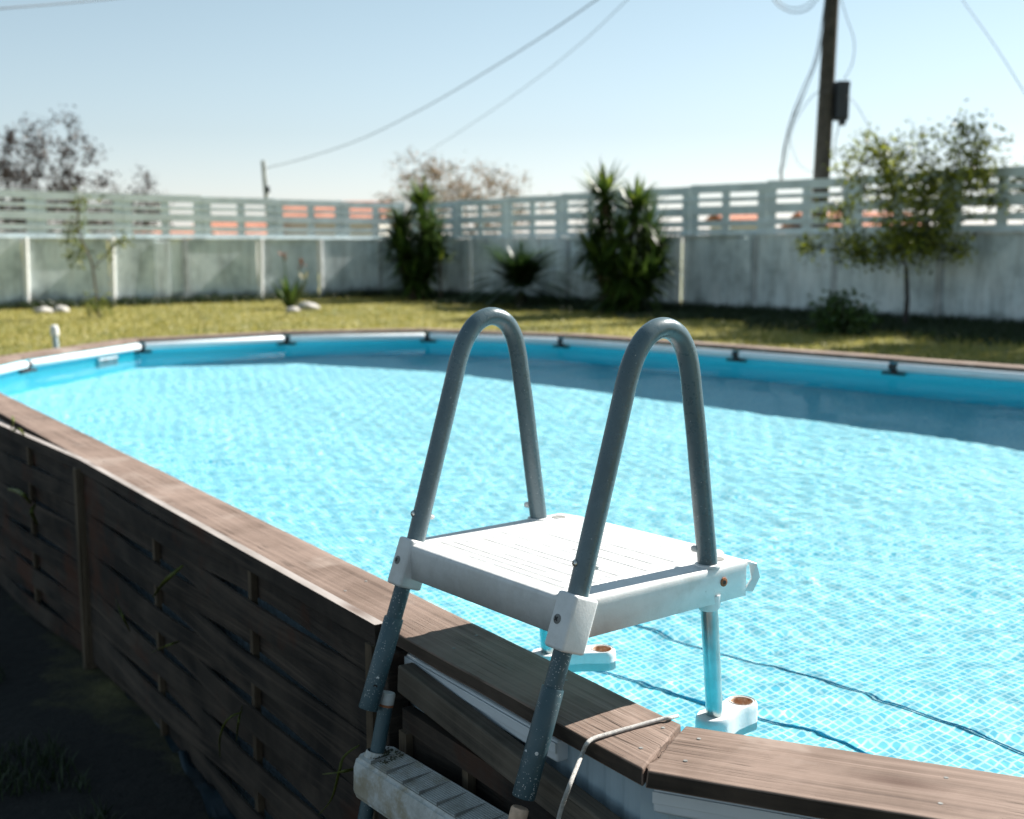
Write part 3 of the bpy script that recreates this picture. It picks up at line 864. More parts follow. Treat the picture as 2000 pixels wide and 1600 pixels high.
# thin grey lines between the ribs
mb = MB()
for (xa, xb, u) in ((-.20, -.10, .006), (-.205, .17, .0325), (-.08, -.02, .011), (-.08, -.02, .005), (.0, .2, .0113), (.03, .2, .0165), (-.19, .1, .054), (-.05, .21, .075), (-.18, .15, .117), (-.1, .2, .139), (-.2, .05, .18), (0, .21, .203), (-.12, .18, .245), (.02, .2, .287)):
    P = [(xa + (xb - xa) * t / 12, u + .0006 * math.sin(t * 2.1 + u * 99), zt + .0002) for t in range(13)]
    vs = []; fs = []
    for i, (x, y, z) in enumerate(P): vs += [(x, y - .0008, z), (x, y + .0008, z)]
    for i in range(12): fs.append((2*i, 2*i+2, 2*i+3, 2*i+1))
    mb.add(vs, fs)
mb.build('tread_grooves', M['groove'], plat)
# sockets around the rear tubes, side screw, broken corner lip
for s in (-1, 1):
    mb = MB(); mb.tube([(.25 * s, .326, .003), (.25 * s, .326, .0065), (.25 * s, .326, .0075)], [.0255, .0245, .0215], 28); mb.build('tube_socket', M['plastic'], plat, smooth=True)
    mb = MB(); mb.tube([(.232 * s, .368, .0045), (.232 * s, .368, .0052)], [.016, .0155], 24)
    mb.build('drain_recess', M['groove'], plat)
mb = MB(); mb.tube([(.2718, .345, -.028), (.2745, .345, -.028), (.2750, .345, -.028)], [.0085, .0085, .006], 16); q = mb.build('rusty_screw', M['rust'], plat, smooth=True)
mb = MB(); mb.tube([(.2750, .345, -.028), (.2758, .345, -.028)], [.004, .004], 8); mb.build('screw_slot', M['darkhole'], q)
mb = MB()
mb.add([(.262, .418, .002), (.274, .436, -.006), (.272, .447, -.035), (.262, .438, -.064), (.258, .418, -.060), (.266, .430, -.036), (.262, .428, -.010)],
       [(0, 1, 6), (1, 2, 5, 6), (2, 3, 4, 5)])
bl = mb.build('broken_lip', M['plastic'], plat)
sm = bl.modifiers.new('thickness', 'SOLIDIFY'); sm.thickness = .004

# submerged-step ends: peanut shaped brackets with a rusty socket
for s, cz, soc in ((1, -.296, (.236, .447)), (-1, -.306, (-.190, .462))):
    c0 = Vector((.25 * s, .352, 0)); c1 = Vector((soc[0], soc[1], 0)); 
    d = (c1 - c0).normalized(); nn = Vector((-d.y, d.x, 0)); L = (c1 - c0).length
    K = 40; outl = []
    for k in range(K):
        th = 2 * math.pi * k / K
        if math.cos(th) >= 0: p = c1 + (d * math.cos(th) + nn * math.sin(th)) * .031
        else: p = c0 + (d * math.cos(th) * 1.3 + nn * math.sin(th)) * .033
        outl.append(p)
    vs = []; fs = []
    def wz(p):
        t = (p - c0).dot(d) / L
        return t
    # squeeze the waist
    o2 = []
    for i, p in enumerate(outl): o2.append(p)
    o3 = []
    for i in range(K):
        a_, b_ = o2[i], o2[(i+1) % K]; o3.append(a_)
        if (b_ - a_).length > .03:
            for t in (.25, .5, .75):
                q = a_.lerp(b_, t); base = c0 + d * (q - c0).dot(d); o3.append(base + (q - base) * (.80 if t == .5 else .88))
    K = len(o3)
    hole = [c1 + (d * math.cos(2*math.pi*k/K) + nn * math.sin(2*math.pi*k/K)) * .022 for k in range(K)]
    bm = bmesh.new()
    prof = [(1.0, -.075), (1.0, -.012), (.985, -.004), (.94, .0)]
    rings = []
    cc = (c0 + c1) / 2
    for sc2, z in prof: rings.append([bm.verts.new((cc.x + (p.x - cc.x) * sc2, cc.y + (p.y - cc.y) * sc2, z)) for p in o3])
    hr_ = [bm.verts.new((p.x, p.y, 0)) for p in hole]; hr2 = [bm.verts.new((c1.x + (p.x - c1.x) * .95, c1.y + (p.y - c1.y) * .95, -.03)) for p in hole]
    for r_ in range(len(rings) - 1):
        for i in range(K): bm.faces.new((rings[r_][i], rings[r_][(i+1) % K], rings[r_+1][(i+1) % K], rings[r_+1][i]))
    es = [bm.edges.get((rings[-1][i], rings[-1][(i+1) % K])) for i in range(K)] 
    he = [bm.edges.new((hr_[i], hr_[(i+1) % K])) for i in range(K)]
    bmesh.ops.triangle_fill(bm, edges=es + he, use_beauty=True)
    for i in range(K): bm.faces.new((hr_[i], hr_[(i+1) % K], hr2[(i+1) % K], hr2[i]))
    bmesh.ops.recalc_face_normals(bm, faces=bm.faces)
    me = bpy.data.meshes.new('step_end'); bm.to_mesh(me); bm.free(); me.materials.append(M['plastic'])
    me.polygons.foreach_set('use_smooth', [True] * len(me.polygons)); me.set_sharp_from_angle(angle=math.radians(45))
    o = bpy.data.objects.new('step_end', me); C.objects.link(o); o.parent = lad; o.location = (0, 0, LADZ + cz)
    mb = MB(); K2 = 28
    mb.tube([c1 + Vector((0, 0, .0012)), c1 + Vector((0, 0, -.002)), c1 + Vector((0, 0, -.022)), c1 + Vector((0, 0, -.024))], [.0255, .0212, .0195, .003], K2, caps=False)
    mb.build('rusty_socket', M['socket'], o, smooth=True)

# front step
st_c = Vector((0, -.078, -.435)); 
def front_step():
    mb = MB(); bm = bmesh.new()
    v0, v1 = -.285, .285
    # cross-section in (u, z), sloped a little towards the viewer
    sec = [(-.150, -.445), (-.142, -.4255), (-.062, -.418), (-.050, -.428), (-.052, -.500), (-.135, -.515), (-.152, -.50)]
    cols = []
    for k, (x, sc) in enumerate(((v0, .55), (v0 + .012, .86), (v0 + .03, 1.0), (v1 - .03, 1), (v1 - .012, .86), (v1, .55))):
        cu = -.1; cz = -.465
        cols.append([bm.verts.new((x, cu + (u - cu) * sc, cz + (z - cz) * (sc * .3 + .7))) for u, z in sec])
    m_ = len(sec)
    for i in range(len(cols) - 1):
        for j in range(m_): bm.faces.new((cols[i][j], cols[i+1][j], cols[i+1][(j+1) % m_], cols[i][(j+1) % m_]))
    bm.faces.new(cols[0]); bm.faces.new(list(reversed(cols[-1])))
    bmesh.ops.recalc_face_normals(bm, faces=bm.faces)
    es = [e for e in bm.edges if e.calc_face_angle(0) > .5]
    bmesh.ops.bevel(bm, geom=es, offset=.006, segments=3, affect='EDGES')
    me = bpy.data.meshes.new('front_step'); bm.to_mesh(me); bm.free(); me.materials.append(M['step'])
    me.polygons.foreach_set('use_smooth', [True] * len(me.polygons)); me.set_sharp_from_angle(angle=math.radians(40))
    o = bpy.data.objects.new('front_step', me); C.objects.link(o); o.parent = lad; o.location = (0, 0, LADZ)
    # fine ribs across the tread with cross bars
    mb = MB()
    x = v0 + .075
    zf = lambda u: -.4255 + (u + .142) / .08 * .0075
    for k in range(14):
        u = -.134 + k * .0052
        mb.box((v0 + .07, u, zf(u) - .001), (v1 - .07, u + .0030, zf(u) + .0016))
    mb.build('tread_ribs', M['step'], o)
    mb = MB(); mb.add([(v0 + .068, -.1365, zf(-.1365) + .0004), (v1 - .068, -.1365, zf(-.1365) + .0004), (v1 - .068, -.0615, zf(-.0615) + .0004), (v0 + .068, -.0615, zf(-.0615) + .0004)], [(0, 1, 2, 3)]); mb.build('tread_base', M['groove'], o)
    mb = MB()
    for k in range(8):
        xx = v0 + .07 + k * .0575
        mb.box((xx - .001, -.136, zf(-.136) - .001), (xx + .001, -.062, zf(-.062) - .0012 + .0022))
    mb.build('tread_dividers', M['groove'], o)
    mb = MB(); 
    for s in (-1, 1):
        c = Vector((.25 * s, -.1015, -.424)); dl = Vector((0, -.027, -.113)).normalized()
        mb = MB(); mb.tube([c + dl * .012, c - dl * .004, c - dl * .007], [.026, .0225, .0205], 24, caps=False)
        mb.build('leg_ring', M['step'], o, smooth=True)
    mb = MB()
    for k in range(160):
        a_ = rnd.uniform(-.25, -.195); b_ = rnd.uniform(-.12, -.07)
        mb.tube([(a_, b_, zf(b_)), (a_ + rnd.uniform(-.006, .006), b_ + rnd.uniform(-.006, .006), zf(b_) + rnd.uniform(.001, .004))], [.0016, .0008], 4)
    mb.build('moss_patch', M['moss'], o)
    return o
front_step()

# ------------------------------------------------------------------ rope
oa, ob = OUTER[0], OUTER[1]
rp = [at(1312, 1405, CAPZ - .012) + Vector((.012, .016, 0)), at(1310, 1402, CAPZ + .005), at(1290, 1405, CAPZ + .006), at(1240, 1419, CAPZ + .005), at(1190, 1433, CAPZ + .005), at(1158, 1443, CAPZ + .006),
      at(1146, 1453, CAPZ + .0045)]
for q in ((1139, 1468), (1130, 1490), (1112, 1535), (1096, 1580), (1086, 1625), (1080, 1680), (1076, 1740)):
    rp.append(atplane(*q, (oa.x, oa.y, 0), (ob.x, ob.y, 0), (-1 if (Vector((ob.y-oa.y, -(ob.x-oa.x), 0))).dot(outn(0)) < 0 else 1) * min(.09, .012 + .0012 * (q[1] - 1468))))
mb = MB(); mb.tube(spline(rp, 6), .0036, 12)
tag(mb.build('rope', M['rope'], smooth=True), 'thin pale cord laid over the coping board corner and hanging down outside', 'rope')


# ------------------------------------------------------------------ boundary walls and slat fences
CORN = V2(-3.1, 36.2)
DL = Vector((-.777, -.629, 0)).normalized(); DR = Vector((.665, -.747, 0)).normalized()
def wall_t(px, d):
    """distance along the wall from the corner at which the photo shows column px"""
    k = (px - 1000) / 2308.0     # x = k*y on the ground
    return (k * CORN.y - CORN.x) / (d.x - k * d.y)
def wall(d, posts, tend, ztop, label, flabel, side):
    t_of = lambda px: wall_t(px, d)
    nn = Vector((-d.y, d.x, 0)); 
    if nn.dot(Vector((0, 5, 0)) - CORN) < 0: nn = -nn
    ang = math.atan2(d.y, d.x)
    w_ = empty('concrete_wall', CORN, (0, 0, 0), label, 'wall')
    fw = empty('slat_fence', CORN, (0, 0, 0), flabel, 'fence')
    R = lambda: Matrix(((d.x, nn.x, 0, 0), (d.y, nn.y, 0, 0), (0, 0, 1, 0), (0, 0, 0, 1)))
    ts = [(.0, 'joint')] + [(t_of(px), k) for px, k in posts]
    last = ts[-1][0]
    while last < tend: last += 2.35; ts.append((last, 'joint'))
    for i in range(len(ts) - 1):
        a, b_ = ts[i][0] + .04, ts[i+1][0] - .04
        mb = MB(); tilt = rnd.uniform(-.02, .02); zt_ = ztop(a)
        M1 = R() @ Matrix.Translation((a, rnd.uniform(-.03, .02), 0)) @ Matrix.Rotation(tilt * .6, 4, 'X')
        k = 6; L = b_ - a
        mb.box((0, -.05, -.1), (L, .05, zt_), M=M1)
        o = mb.build('wall_panel', M['concrete'], w_, bevel=.012)
        M1 = R() @ Matrix.Translation((a, 0, 0))
        mb = MB(); mb.box((-.03, -.085, zt_ + .002), (L + .03, .085, zt_ + .055), M=M1); mb.build('wall_coping', M['concrete'], w_, bevel=.01)
    for t_, k in ts:
        c = R() @ Vector((t_, 0, 0)); zt_ = ztop(t_)
        mb = MB()
        if k == 'pipe':
            c = R() @ Vector((t_, .11, 0)); c2 = R() @ Vector((t_ - .05 * (1 if side == 'l' else -1), .10, 0))
            mb.tube([c + Vector((0, 0, -.1)), c2 + Vector((0, 0, zt_ + .04))], .075, 16); mb.build('post', M['whitepaint'], w_, smooth=True)
        elif k == 'slim':
            c = R() @ Vector((t_, .10, 0))
            mb.tube([c + Vector((0, 0, -.1)), c + Vector((0, 0, zt_ + .03))], .05, 16); mb.build('post', M['whitepaint'], w_, smooth=True)
        elif k == 'wide':
            mb.box((-.20, -.06, -.1), (.20, .10, zt_ - .05), M=R() @ Matrix.Translation((t_, 0, 0))); mb.build('post', M['concrete'], w_, bevel=.015)
        else:
            mb.box((-.07, -.07, -.1), (.07, .085, zt_ - .02), M=R() @ Matrix.Translation((t_, 0, 0))); mb.build('post', M['postgrey'], w_, bevel=.01)
    # slat fence standing on the wall
    rows = ((0, .17), (.262, .345), (.44, .62), (.72, .84), (.905, 1.0))
    S = 2.15; t_ = .12; q = 0
    while t_ < tend + 1:
        zb = ztop(t_) + .057; Hf = 1.05 + .006 * t_
        M1 = R() @ Matrix.Translation((t_, -.02, zb)); mb = MB()
        for a, b_ in rows:
            dz = rnd.uniform(-.008, .008)
            mb.box((.0, -.014, Hf * (1 - b_) + dz), (S - .012, .014, Hf * (1 - a) + dz), M=M1)
        mb.build('slat_panel', M['fencew'], fw)
        for xa, xb in ((0, .22), (.90, 1.12), (S - .26, S - .012)):
            mb = MB(); mb.box((xa, -.045, -.01), (xb, -.0145, Hf + .004), M=M1); mb.build('upright', M['fencew'], fw)
        t_ += S; q += 1
    return w_, fw
wall(DL, [(745, 'joint'), (630, 'slim'), (512, 'pipe'), (372, 'joint'), (326, 'wide'), (228, 'pipe'), (62, 'pipe')], 20, lambda t: 1.64 + .003 * t,
     'whitewashed concrete panel wall with four white pipe posts, left of the two boundary walls', 'pale slat fence with orange roofs showing through its gaps', 'l')
wall(DR, [(925, 'slim'), (962, 'wide'), (1110, 'joint'), (1325, 'slim'), (1448, 'wide'), (1470, 'joint'), (1622, 'joint')], 34, lambda t: 1.64 + .008 * t,
     'stained white concrete panel wall behind the round-crowned tree, right of the two boundary walls', 'pale slat fence on the wall behind the utility pole foot and the small tree', 'r')

# ------------------------------------------------------------------ plants
class Blades:
    def __init__(s): s.v = []; s.f = []; s.n = 0
    def add(s, base, d, L, W, droop=.3, seg=4, up=(0, 0, 1), fold=0.0):
        b = np.array(base, float); d = np.array(d, float); d /= np.linalg.norm(d)
        side = np.cross(d, up); ln = np.linalg.norm(side)
        side = np.array((1., 0, 0)) if ln < 1e-3 else side / ln
        pts = []; p = b.copy(); dd = d.copy()
        for k in range(seg + 1):
            t = k / seg
            wv = W * (.55 + .9 * t if t < .5 else 2 * (1 - t)) 
            wv = max(wv, .0008)
            pts.append(p - side * wv / 2); pts.append(p + side * wv / 2)
            p = p + dd * L / seg; dd = dd + np.array((0, 0, -1.)) * droop / seg * (.5 + t); dd /= np.linalg.norm(dd)
        i0 = s.n; s.v += pts; s.n += len(pts)
        for k in range(seg): s.f.append((i0+2*k, i0+2*k+1, i0+2*k+3, i0+2*k+2))
    def build(s, name, mat, parent=None):
        return mesh_np(name, s.v, s.f, mat, parent)

def rosette(bl, c, nb, L, W, lo=-.7, hi=1.0, droop=.35):
    for _ in range(nb):
        th = rnd.uniform(0, 2 * math.pi); z = rnd.uniform(lo, hi)
        r = math.sqrt(max(0, 1 - min(1, abs(z)) ** 2)) + .05
        bl.add((c[0], c[1], c[2] + rnd.uniform(-.10, .10)), (r * math.cos(th), r * math.sin(th), z), L * rnd.uniform(.75, 1.15), W, droop * rnd.uniform(.2, 1.1))

def yucca(px, py, heads, nb, L, label, extra=None, W=.075):
    base = at(px, py, 0); e = empty('yucca', base, label=label, cat='yucca')
    bl = Blades(); tr = []
    dep = base.y
    for hx, hy, dy in heads:           # rosette centres by pixel, with their own depth offset
        c = atd(hx, hy, dep + dy) - base
        foot = Vector((c.x * .25, c.y * .3, 0))
        mb = MB(); mb.tube(spline([foot, foot.lerp(c, .5) + Vector((rnd.uniform(-.08, .08), 0, 0)), c], 4), .06, 8); mb.build('trunk', M['bark'], e, smooth=True)
        rosette(bl, c, nb, L, W)
        # skirt of older leaves down the stem
        for k in range(int(nb * .9 * c.z / 2.2)):
            t = rnd.uniform(.15, .97); q = foot.lerp(c, t); th = rnd.uniform(0, 6.28)
            bl.add(q, (math.cos(th), math.sin(th), rnd.uniform(-.5, .6)), L * rnd.uniform(.7, 1.05), W, .6)
    bl.build('foliage', M['yucca'], e)
    if extra:
        for hx, hy, dy, n2, L2 in extra:
            c = atd(hx, hy, dep + dy) - base; b2 = Blades(); rosette(b2, c, n2, L2, W, lo=.1, hi=1.4, droop=.15); b2.build('young_shoot', M['yuccab'], e)
            mb = MB(); mb.tube([Vector((c.x, c.y, 0)), c], .03, 6); mb.build('shoot_stem', M['bark'], e)
    return e
yucca(815, 586, [(822, 405, 0), (785, 445, .3), (838, 455, -.3), (790, 495, -.4), (835, 520, .2), (805, 545, -.5), (775, 480, .2), (850, 480, 0)], 135, .9,
      'tall dark yucca in the corner of the garden with a bright young shoot', [(860, 512, -.5, 34, .70), (828, 398, .1, 46, .75)])
yucca(1225, 614, [(1180, 385, 0), (1240, 412, -.2), (1175, 460, .2), (1262, 465, .3), (1215, 470, -.4), (1180, 520, -.3), (1275, 520, 0), (1230, 545, -.5), (1265, 555, -.5), (1195, 575, .1), (1155, 490, 0), (1280, 500, .2)], 125, .88,
      'broad spiky yucca against the wall, larger of the two yuccas', [(1178, 385, 0, 60, .72), (1245, 408, -.2, 60, .72)])

# cycad: feather fronds from a low crown
def cycad(px, py):
    base = at(px, py, 0); e = empty('cycad', base, label='low dark cycad with arching fronds between the two yuccas', cat='cycad')
    bl = Blades()
    for k in range(130):
        th = rnd.uniform(0, 6.28); z = rnd.uniform(-.1, 2.4); L = rnd.uniform(1.2, 1.6)
        p = np.array((0, 0, .45)); d = np.array((math.cos(th), math.sin(th), z)); d /= np.linalg.norm(d)
        for s_ in range(16):
            p = p + d * L / 16; d = d + np.array((0, 0, -.075)); d /= np.linalg.norm(d)
            sd = np.cross(d, (0, 0, 1)); sd /= np.linalg.norm(sd) + 1e-6
            for sg in (-1, 1):
                bl.add(p, sd * sg + d * .5, .20 * math.sin(math.pi * (s_ + 1.5) / 18) + .08, .055, .25, seg=2)
    rosette(bl, (0, 0, .75), 260, .78, .10, lo=-.25, hi=1.2, droop=.5)
    bl.build('fronds', M['cycad'], e)
    mb = MB(); mb.tube([(0, 0, -.05), (0, 0, .2), (0, 0, .4)], [.16, .17, .10], 12); mb.build('trunk', M['barkdark'], e, smooth=True)
cycad(1018, 601)

# strelitzia clump with orange flowers
def strelitzia(px, py):
    base = at(px, py, 0); e = empty('bird_of_paradise_plant', base, label='bird of paradise plant with orange and cream flowers by the left wall', cat='plant')
    bl = Blades()
    for k in range(34):
        th = rnd.uniform(0, 6.28); z = rnd.uniform(1.0, 3.2)
        bl.add((rnd.uniform(-.08, .08), rnd.uniform(-.08, .08), 0), (math.cos(th), math.sin(th), z), rnd.uniform(.6, 1.0), .10, .5)
    bl.build('foliage', M['yucca'], e)
    for hx, hy, mt in ((553, 500, 'flower'), (589, 517, 'flower'), (596, 545, 'cream')):
        c = atd(hx, hy, base.y - .1) - base
        mb = MB(); mb.tube([(0, 0, .05), Vector((c.x * .6, c.y * .6, c.z * .6)), c], .012, 6); st = mb.build('stalk', M['yucca'], e)
        b2 = Blades()
        for k in range(9): b2.add(c, (rnd.uniform(-1, 1), rnd.uniform(-1, 1), rnd.uniform(-.3, 1.2)), .17 if mt == 'flower' else .24, .07, .2)
        b2.build('flower', M[mt], st)
strelitzia(568, 603)

def leaves_np(pts, size, rs, aspect=.5):
    """one kinked leaf (two quads) per point, random orientation"""
    n_ = len(pts); a = rs.normal(size=(n_, 3)); a /= np.linalg.norm(a, axis=1)[:, None]
    b = rs.normal(size=(n_, 3)); b -= (b * a).sum(1)[:, None] * a; b /= np.linalg.norm(b, axis=1)[:, None]
    c = np.cross(a, b); sz = size * rs.uniform(.6, 1.25, n_)[:, None]
    v = np.stack([pts, pts + a*sz*.5 + b*sz*aspect*.5 + c*sz*.08, pts + a*sz, pts + a*sz*.5 - b*sz*aspect*.5 + c*sz*.08], 1).reshape(-1, 3)
    f = np.arange(n_ * 4).reshape(-1, 4)
    return v, f

def tree(name, cat, label, base, trunk_h, blobs, ncl, nleaf, lsize, leafm, barkm, r0, seed, spread=.22, twigs=0, group=None):
    """blobs: list of (centre rel to base, radii) that the crown fills"""
    rs = np.random.RandomState(seed); e = empty(name, base, label=label, cat=cat, group=group)
    mb = MB(); top = Vector((rs.uniform(-.05, .05), 0, trunk_h))
    skel = [(Vector((0, 0, -.1)), r0), (Vector((rs.uniform(-.03, .03), 0, trunk_h * .5)), r0 * .85), (top, r0 * .75)]
    mb.tube([p for p, _ in skel], [r * (1.25 if i == 0 else 1) for i, (_, r) in enumerate(skel)], 9)
    pts = []
    wts = np.array([b[1][0] * b[1][1] * b[1][2] for b in blobs]); wts = wts / wts.sum()
    while len(pts) < ncl:
        k = rs.choice(len(blobs), p=wts); c, r = blobs[k]; u = rs.normal(size=3); u /= np.linalg.norm(u); u *= rs.uniform(.25, 1) ** .45
        pts.append(Vector((c[0] + u[0]*r[0], c[1] + u[1]*r[1], c[2] + u[2]*r[2])))
    pts.sort(key=lambda p: (p - top).length)
    nodes = [(top, r0 * .7)]
    allp = []
    for p in pts:
        best = min(nodes, key=lambda q: (q[0] - p).length + (.3 if q[0].z > p.z else 0)); r1 = best[1] * .72
        mid = best[0].lerp(p, .5) + Vector(rs.normal(size=3)) * (p - best[0]).length * .10
        mid.z += .05
        rr = max(r1, .006)
        mb.tube([best[0], mid, p], [rr, rr * .8, max(rr * .55, .004)], 5, caps=False)
        nodes.append((mid, rr * .85)); nodes.append((p, rr * .7)); allp.append(p)
        for _ in range(twigs):
            q = p + Vector(rs.normal(size=3)) * spread * 1.3
            mb.tube([p, q], [.006, .003], 4, caps=False)
    mb.build('trunk', barkm, e, smooth=True)
    dens = rs.uniform(.25, 1.6, len(allp)); dens /= dens.sum()
    cnt = rs.multinomial(nleaf, dens)
    P = np.concatenate([np.array(p)[None] + rs.normal(size=(c, 3)) * spread * rs.uniform(.6, 1.2) for p, c in zip(allp, cnt) if c])
    v, f = leaves_np(P, lsize, rs)
    mesh_np('crown', v, f, leafm, e)
    return e
def blob(px, py, dep, base, rx, rz, ry=None, dy=0):
    c = atd(px, py, dep + dy) - base; s_ = dep / 2333
    return ((c.x, c.y, c.z), (rx * s_, (ry if ry else rx * .8) * s_, rz * s_))

b0 = at(1767, 642, 0); dp = b0.y
tree('small_tree', 'tree', 'small round-crowned tree with yellow-green leaves in front of the right wall', b0, 1.15,
     [blob(1790, 420, dp, b0, 80, 75), blob(1700, 330, dp, b0, 52, 55), blob(1860, 330, dp, b0, 62, 70), blob(1650, 425, dp, b0, 42, 35), blob(1700, 485, dp, b0, 62, 34),
      blob(1840, 475, dp, b0, 52, 35), blob(1915, 300, dp, b0, 45, 55), blob(1880, 262, dp, b0, 30, 36), blob(1770, 300, dp, b0, 45, 40), blob(1940, 390, dp, b0, 42, 30),
      blob(1625, 325, dp, b0, 18, 42), blob(1595, 488, dp, b0, 42, 12), blob(1975, 300, dp, b0, 25, 18), blob(1770, 480, dp, b0, 60, 40)], 240, 7500, .11, M['citrus'], M['barkdark'], .05, 5, .15, 2)
b0 = at(195, 622, 0); dp = b0.y
sp = empty('sapling', b0, label='thin leaning sapling with sparse leaves in front of the left wall', cat='sapling')
path = [Vector((0, 0, 0))] + [atd(x, y, dp) - b0 for x, y in ((186, 560), (178, 510), (160, 470), (152, 430), (158, 385))]
mb = MB(); mb.tube(spline(path, 5), .022, 7)
p2 = [atd(x, y, dp) - b0 for x, y in ((181, 525), (205, 500), (222, 480), (240, 470))]; mb.tube(spline(p2, 4), .014, 6)
mb.build('trunk', M['bark'], sp, smooth=True)
rs = np.random.RandomState(2); P = []
for q, cn in (((158, 398), 70), ((150, 440), 60), ((140, 460), 70), ((160, 490), 50), ((150, 505), 50), ((225, 478), 30), ((242, 470), 40), ((210, 495), 25), ((192, 598), 150)):
    c = atd(*q, dp) - b0; P.append(np.array(c)[None] + rs.normal(size=(cn, 3)) * (.11 if cn < 100 else .15))
v, f = leaves_np(np.concatenate(P), .11, rs); mesh_np('crown', v, f, M['greenleaf'], sp)

b0 = Vector((-14.2, 37, 0)); dp = 37
tree('purple_leaved_tree', 'tree', 'dark sparse purple-brown tree rising beyond the left fence', b0, 1.6,
     [blob(60, 330, dp, b0, 120, 70), blob(100, 270, dp, b0, 75, 50), blob(20, 380, dp, b0, 130, 60), blob(175, 330, dp, b0, 50, 45), blob(60, 430, dp, b0, 190, 50)], 260, 8500, .14, M['redleaf'], M['barkdark'], .13, 8, .15, 4)
b0 = Vector((-13.0, 43, 0)); dp = 43
tree('twiggy_shrub', 'shrub', 'low twiggy shrub showing above the left fence', b0, 1.4,
     [blob(265, 375, dp, b0, 48, 34), blob(240, 420, dp, b0, 100, 40)], 110, 3000, .13, M['redleaf'], M['barkdark'], .07, 9, .16, 3)
b0 = Vector((-2.6, 50, 0)); dp = 50
tree('autumn_tree', 'tree', 'brown and orange leaved tree beyond the garden corner', b0, 1.8,
     [blob(900, 360, dp, b0, 125, 36), blob(850, 345, dp, b0, 60, 34), blob(790, 340, dp, b0, 50, 38), blob(900, 415, dp, b0, 170, 50), blob(985, 365, dp, b0, 45, 24)], 220, 6500, .14, M['brownleaf'], M['barkdark'], .12, 12, .20, 3)
b0 = at(1645, 655, 0); dp = b0.y
tree('low_bush', 'bush', 'low dark bush at the foot of the right wall beside the tree', b0, .1,
     [blob(1645, 620, dp, b0, 55, 32)], 60, 1500, .12, M['cycad'], M['barkdark'], .03, 15, .12, 1)
b0 = Vector((14.2, 27.5, 0)); dp = 27.5
tree('hedge_tree', 'tree', 'green tree top just showing over the fence at the right edge', b0, 1.5,
     [blob(2010, 350, dp, b0, 70, 22), blob(2080, 380, dp, b0, 120, 60)], 120, 5000, .11, M['greenleaf'], M['barkdark'], .1, 19, .16, 1)

for (x, y, h, r_, lab, sd_) in ((18.3, 35, 14.5, 2.4, 'unseen tree added to shade the right lawn, farthest of three beyond the wall', 31), (16.8, 29, 12.5, 3.2, 'unseen tree added to shade the right lawn, middle of three beyond the wall', 37), (17.5, 23.5, 11.5, 3.4, 'unseen tree added to shade the right lawn, nearest of three beyond the wall', 41)):
    tree('added_shade_tree', 'tree', lab, Vector((x, y, 0)), h * .3, [((0, 0, h * .72), (r_, r_ * 1.3, h * .26)), ((.3, -1, h * .45), (r_ * .9, r_ * 1.2, h * .2))], 160, 12000, .30, M['greenleaf'], M['bark'], .22, sd_, .35, 0)  # out of view, added only to cast shade on the right lawn

# ------------------------------------------------------------------ houses beyond the wall
def house(px0, px1, dep, eave_py, ridge_py, depth_m, label):
    x0 = atd(px0, 470, dep).x; x1 = atd(px1, 470, dep).x; ze = atd(px0, eave_py, dep).z; zr = atd(px0, ridge_py, dep + depth_m / 2).z
    e = empty('house', (x0, dep, 0), label=label, cat='house', group='houses beyond the garden wall'); W = x1 - x0
    mb = MB(); mb.box((0, 0, -.3), (W, depth_m, ze)); mb.build('wall', M['housewall'], e)
    mb = MB(); o_ = .35; t = .14; yr = depth_m / 2
    for sgn, ya in ((1, -o_), (-1, depth_m + o_)):
        zl = ze - .02
        mb.add([(-o_, ya, zl), (W + o_, ya, zl), (W + o_, yr, zr), (-o_, yr, zr), (-o_, ya, zl + t), (W + o_, ya, zl + t), (W + o_, yr, zr + t), (-o_, yr, zr + t)],
               [(0,1,2,3),(4,7,6,5),(0,4,5,1),(1,5,6,2),(2,6,7,3),(3,7,4,0)])
    rf = mb.build('roof', M['roof'], e)
    for k in range(max(1, int(W / 2.8))):
        xx = 1.0 + k * 2.6
        if xx + 1 > W: break
        mb = MB(); mb.box((xx, -.03, max(.7, ze - 1.9)), (xx + 1.0, .02, ze - .6)); mb.build('window', M['glass'], e)
house(540, 735, 62, 436, 398, 8, 'pale house with an orange tile roof behind the left fence near the small leaning pole')
house(368, 500, 56, 464, 437, 7, 'low pale house with a faded orange roof left of the small leaning pole')
house(232, 352, 50, 472, 450, 7, 'lowest orange roofed house, leftmost behind the left fence')
house(1425, 1490, 60, 434, 421, 6, 'small orange roofed house behind the fence between the yucca and the utility pole')
house(1600, 1800, 66, 446, 418, 8, 'wide orange roofed house behind the small tree')

# ------------------------------------------------------------------ poles, cables
pb = atd(1600, 640, 27); pb.z = 0
up = empty('utility_pole', pb, label='tall dark utility pole with a box and loose cables behind the right wall', cat='utility pole')
top = atd(1632, -130, 27) - pb; low_ = atd(1604, 352, 27) - pb
foot = low_ + (low_ - top).normalized() * (low_.z / ((top - low_).normalized().z))
mb = MB(); mb.tube([foot, foot.lerp(top, .5), top], [.20, .175, .15], 14); mb.build('pole', M['polewood'], up, smooth=True)
bc = atd(1642, 198, 26.9) - pb
mb = MB(); mb.box((bc.x - .13, bc.y - .16, bc.z - .38), (bc.x + .15, bc.y + .16, bc.z + .42)); bx = mb.build('junction_box', M['box'], up, bevel=.02)
mb = MB(); mb.box((bc.x - .20, bc.y - .03, bc.z + .30), (bc.x + .19, bc.y + .03, bc.z + .40)); mb.box((bc.x - .20, bc.y - .03, bc.z - .42), (bc.x + .16, bc.y + .03, bc.z - .34)); mb.box((bc.x - .02, bc.y - .1, bc.z - .52), (bc.x + .10, bc.y + .08, bc.z - .385)); mb.build('bracket', M['box'], bx)
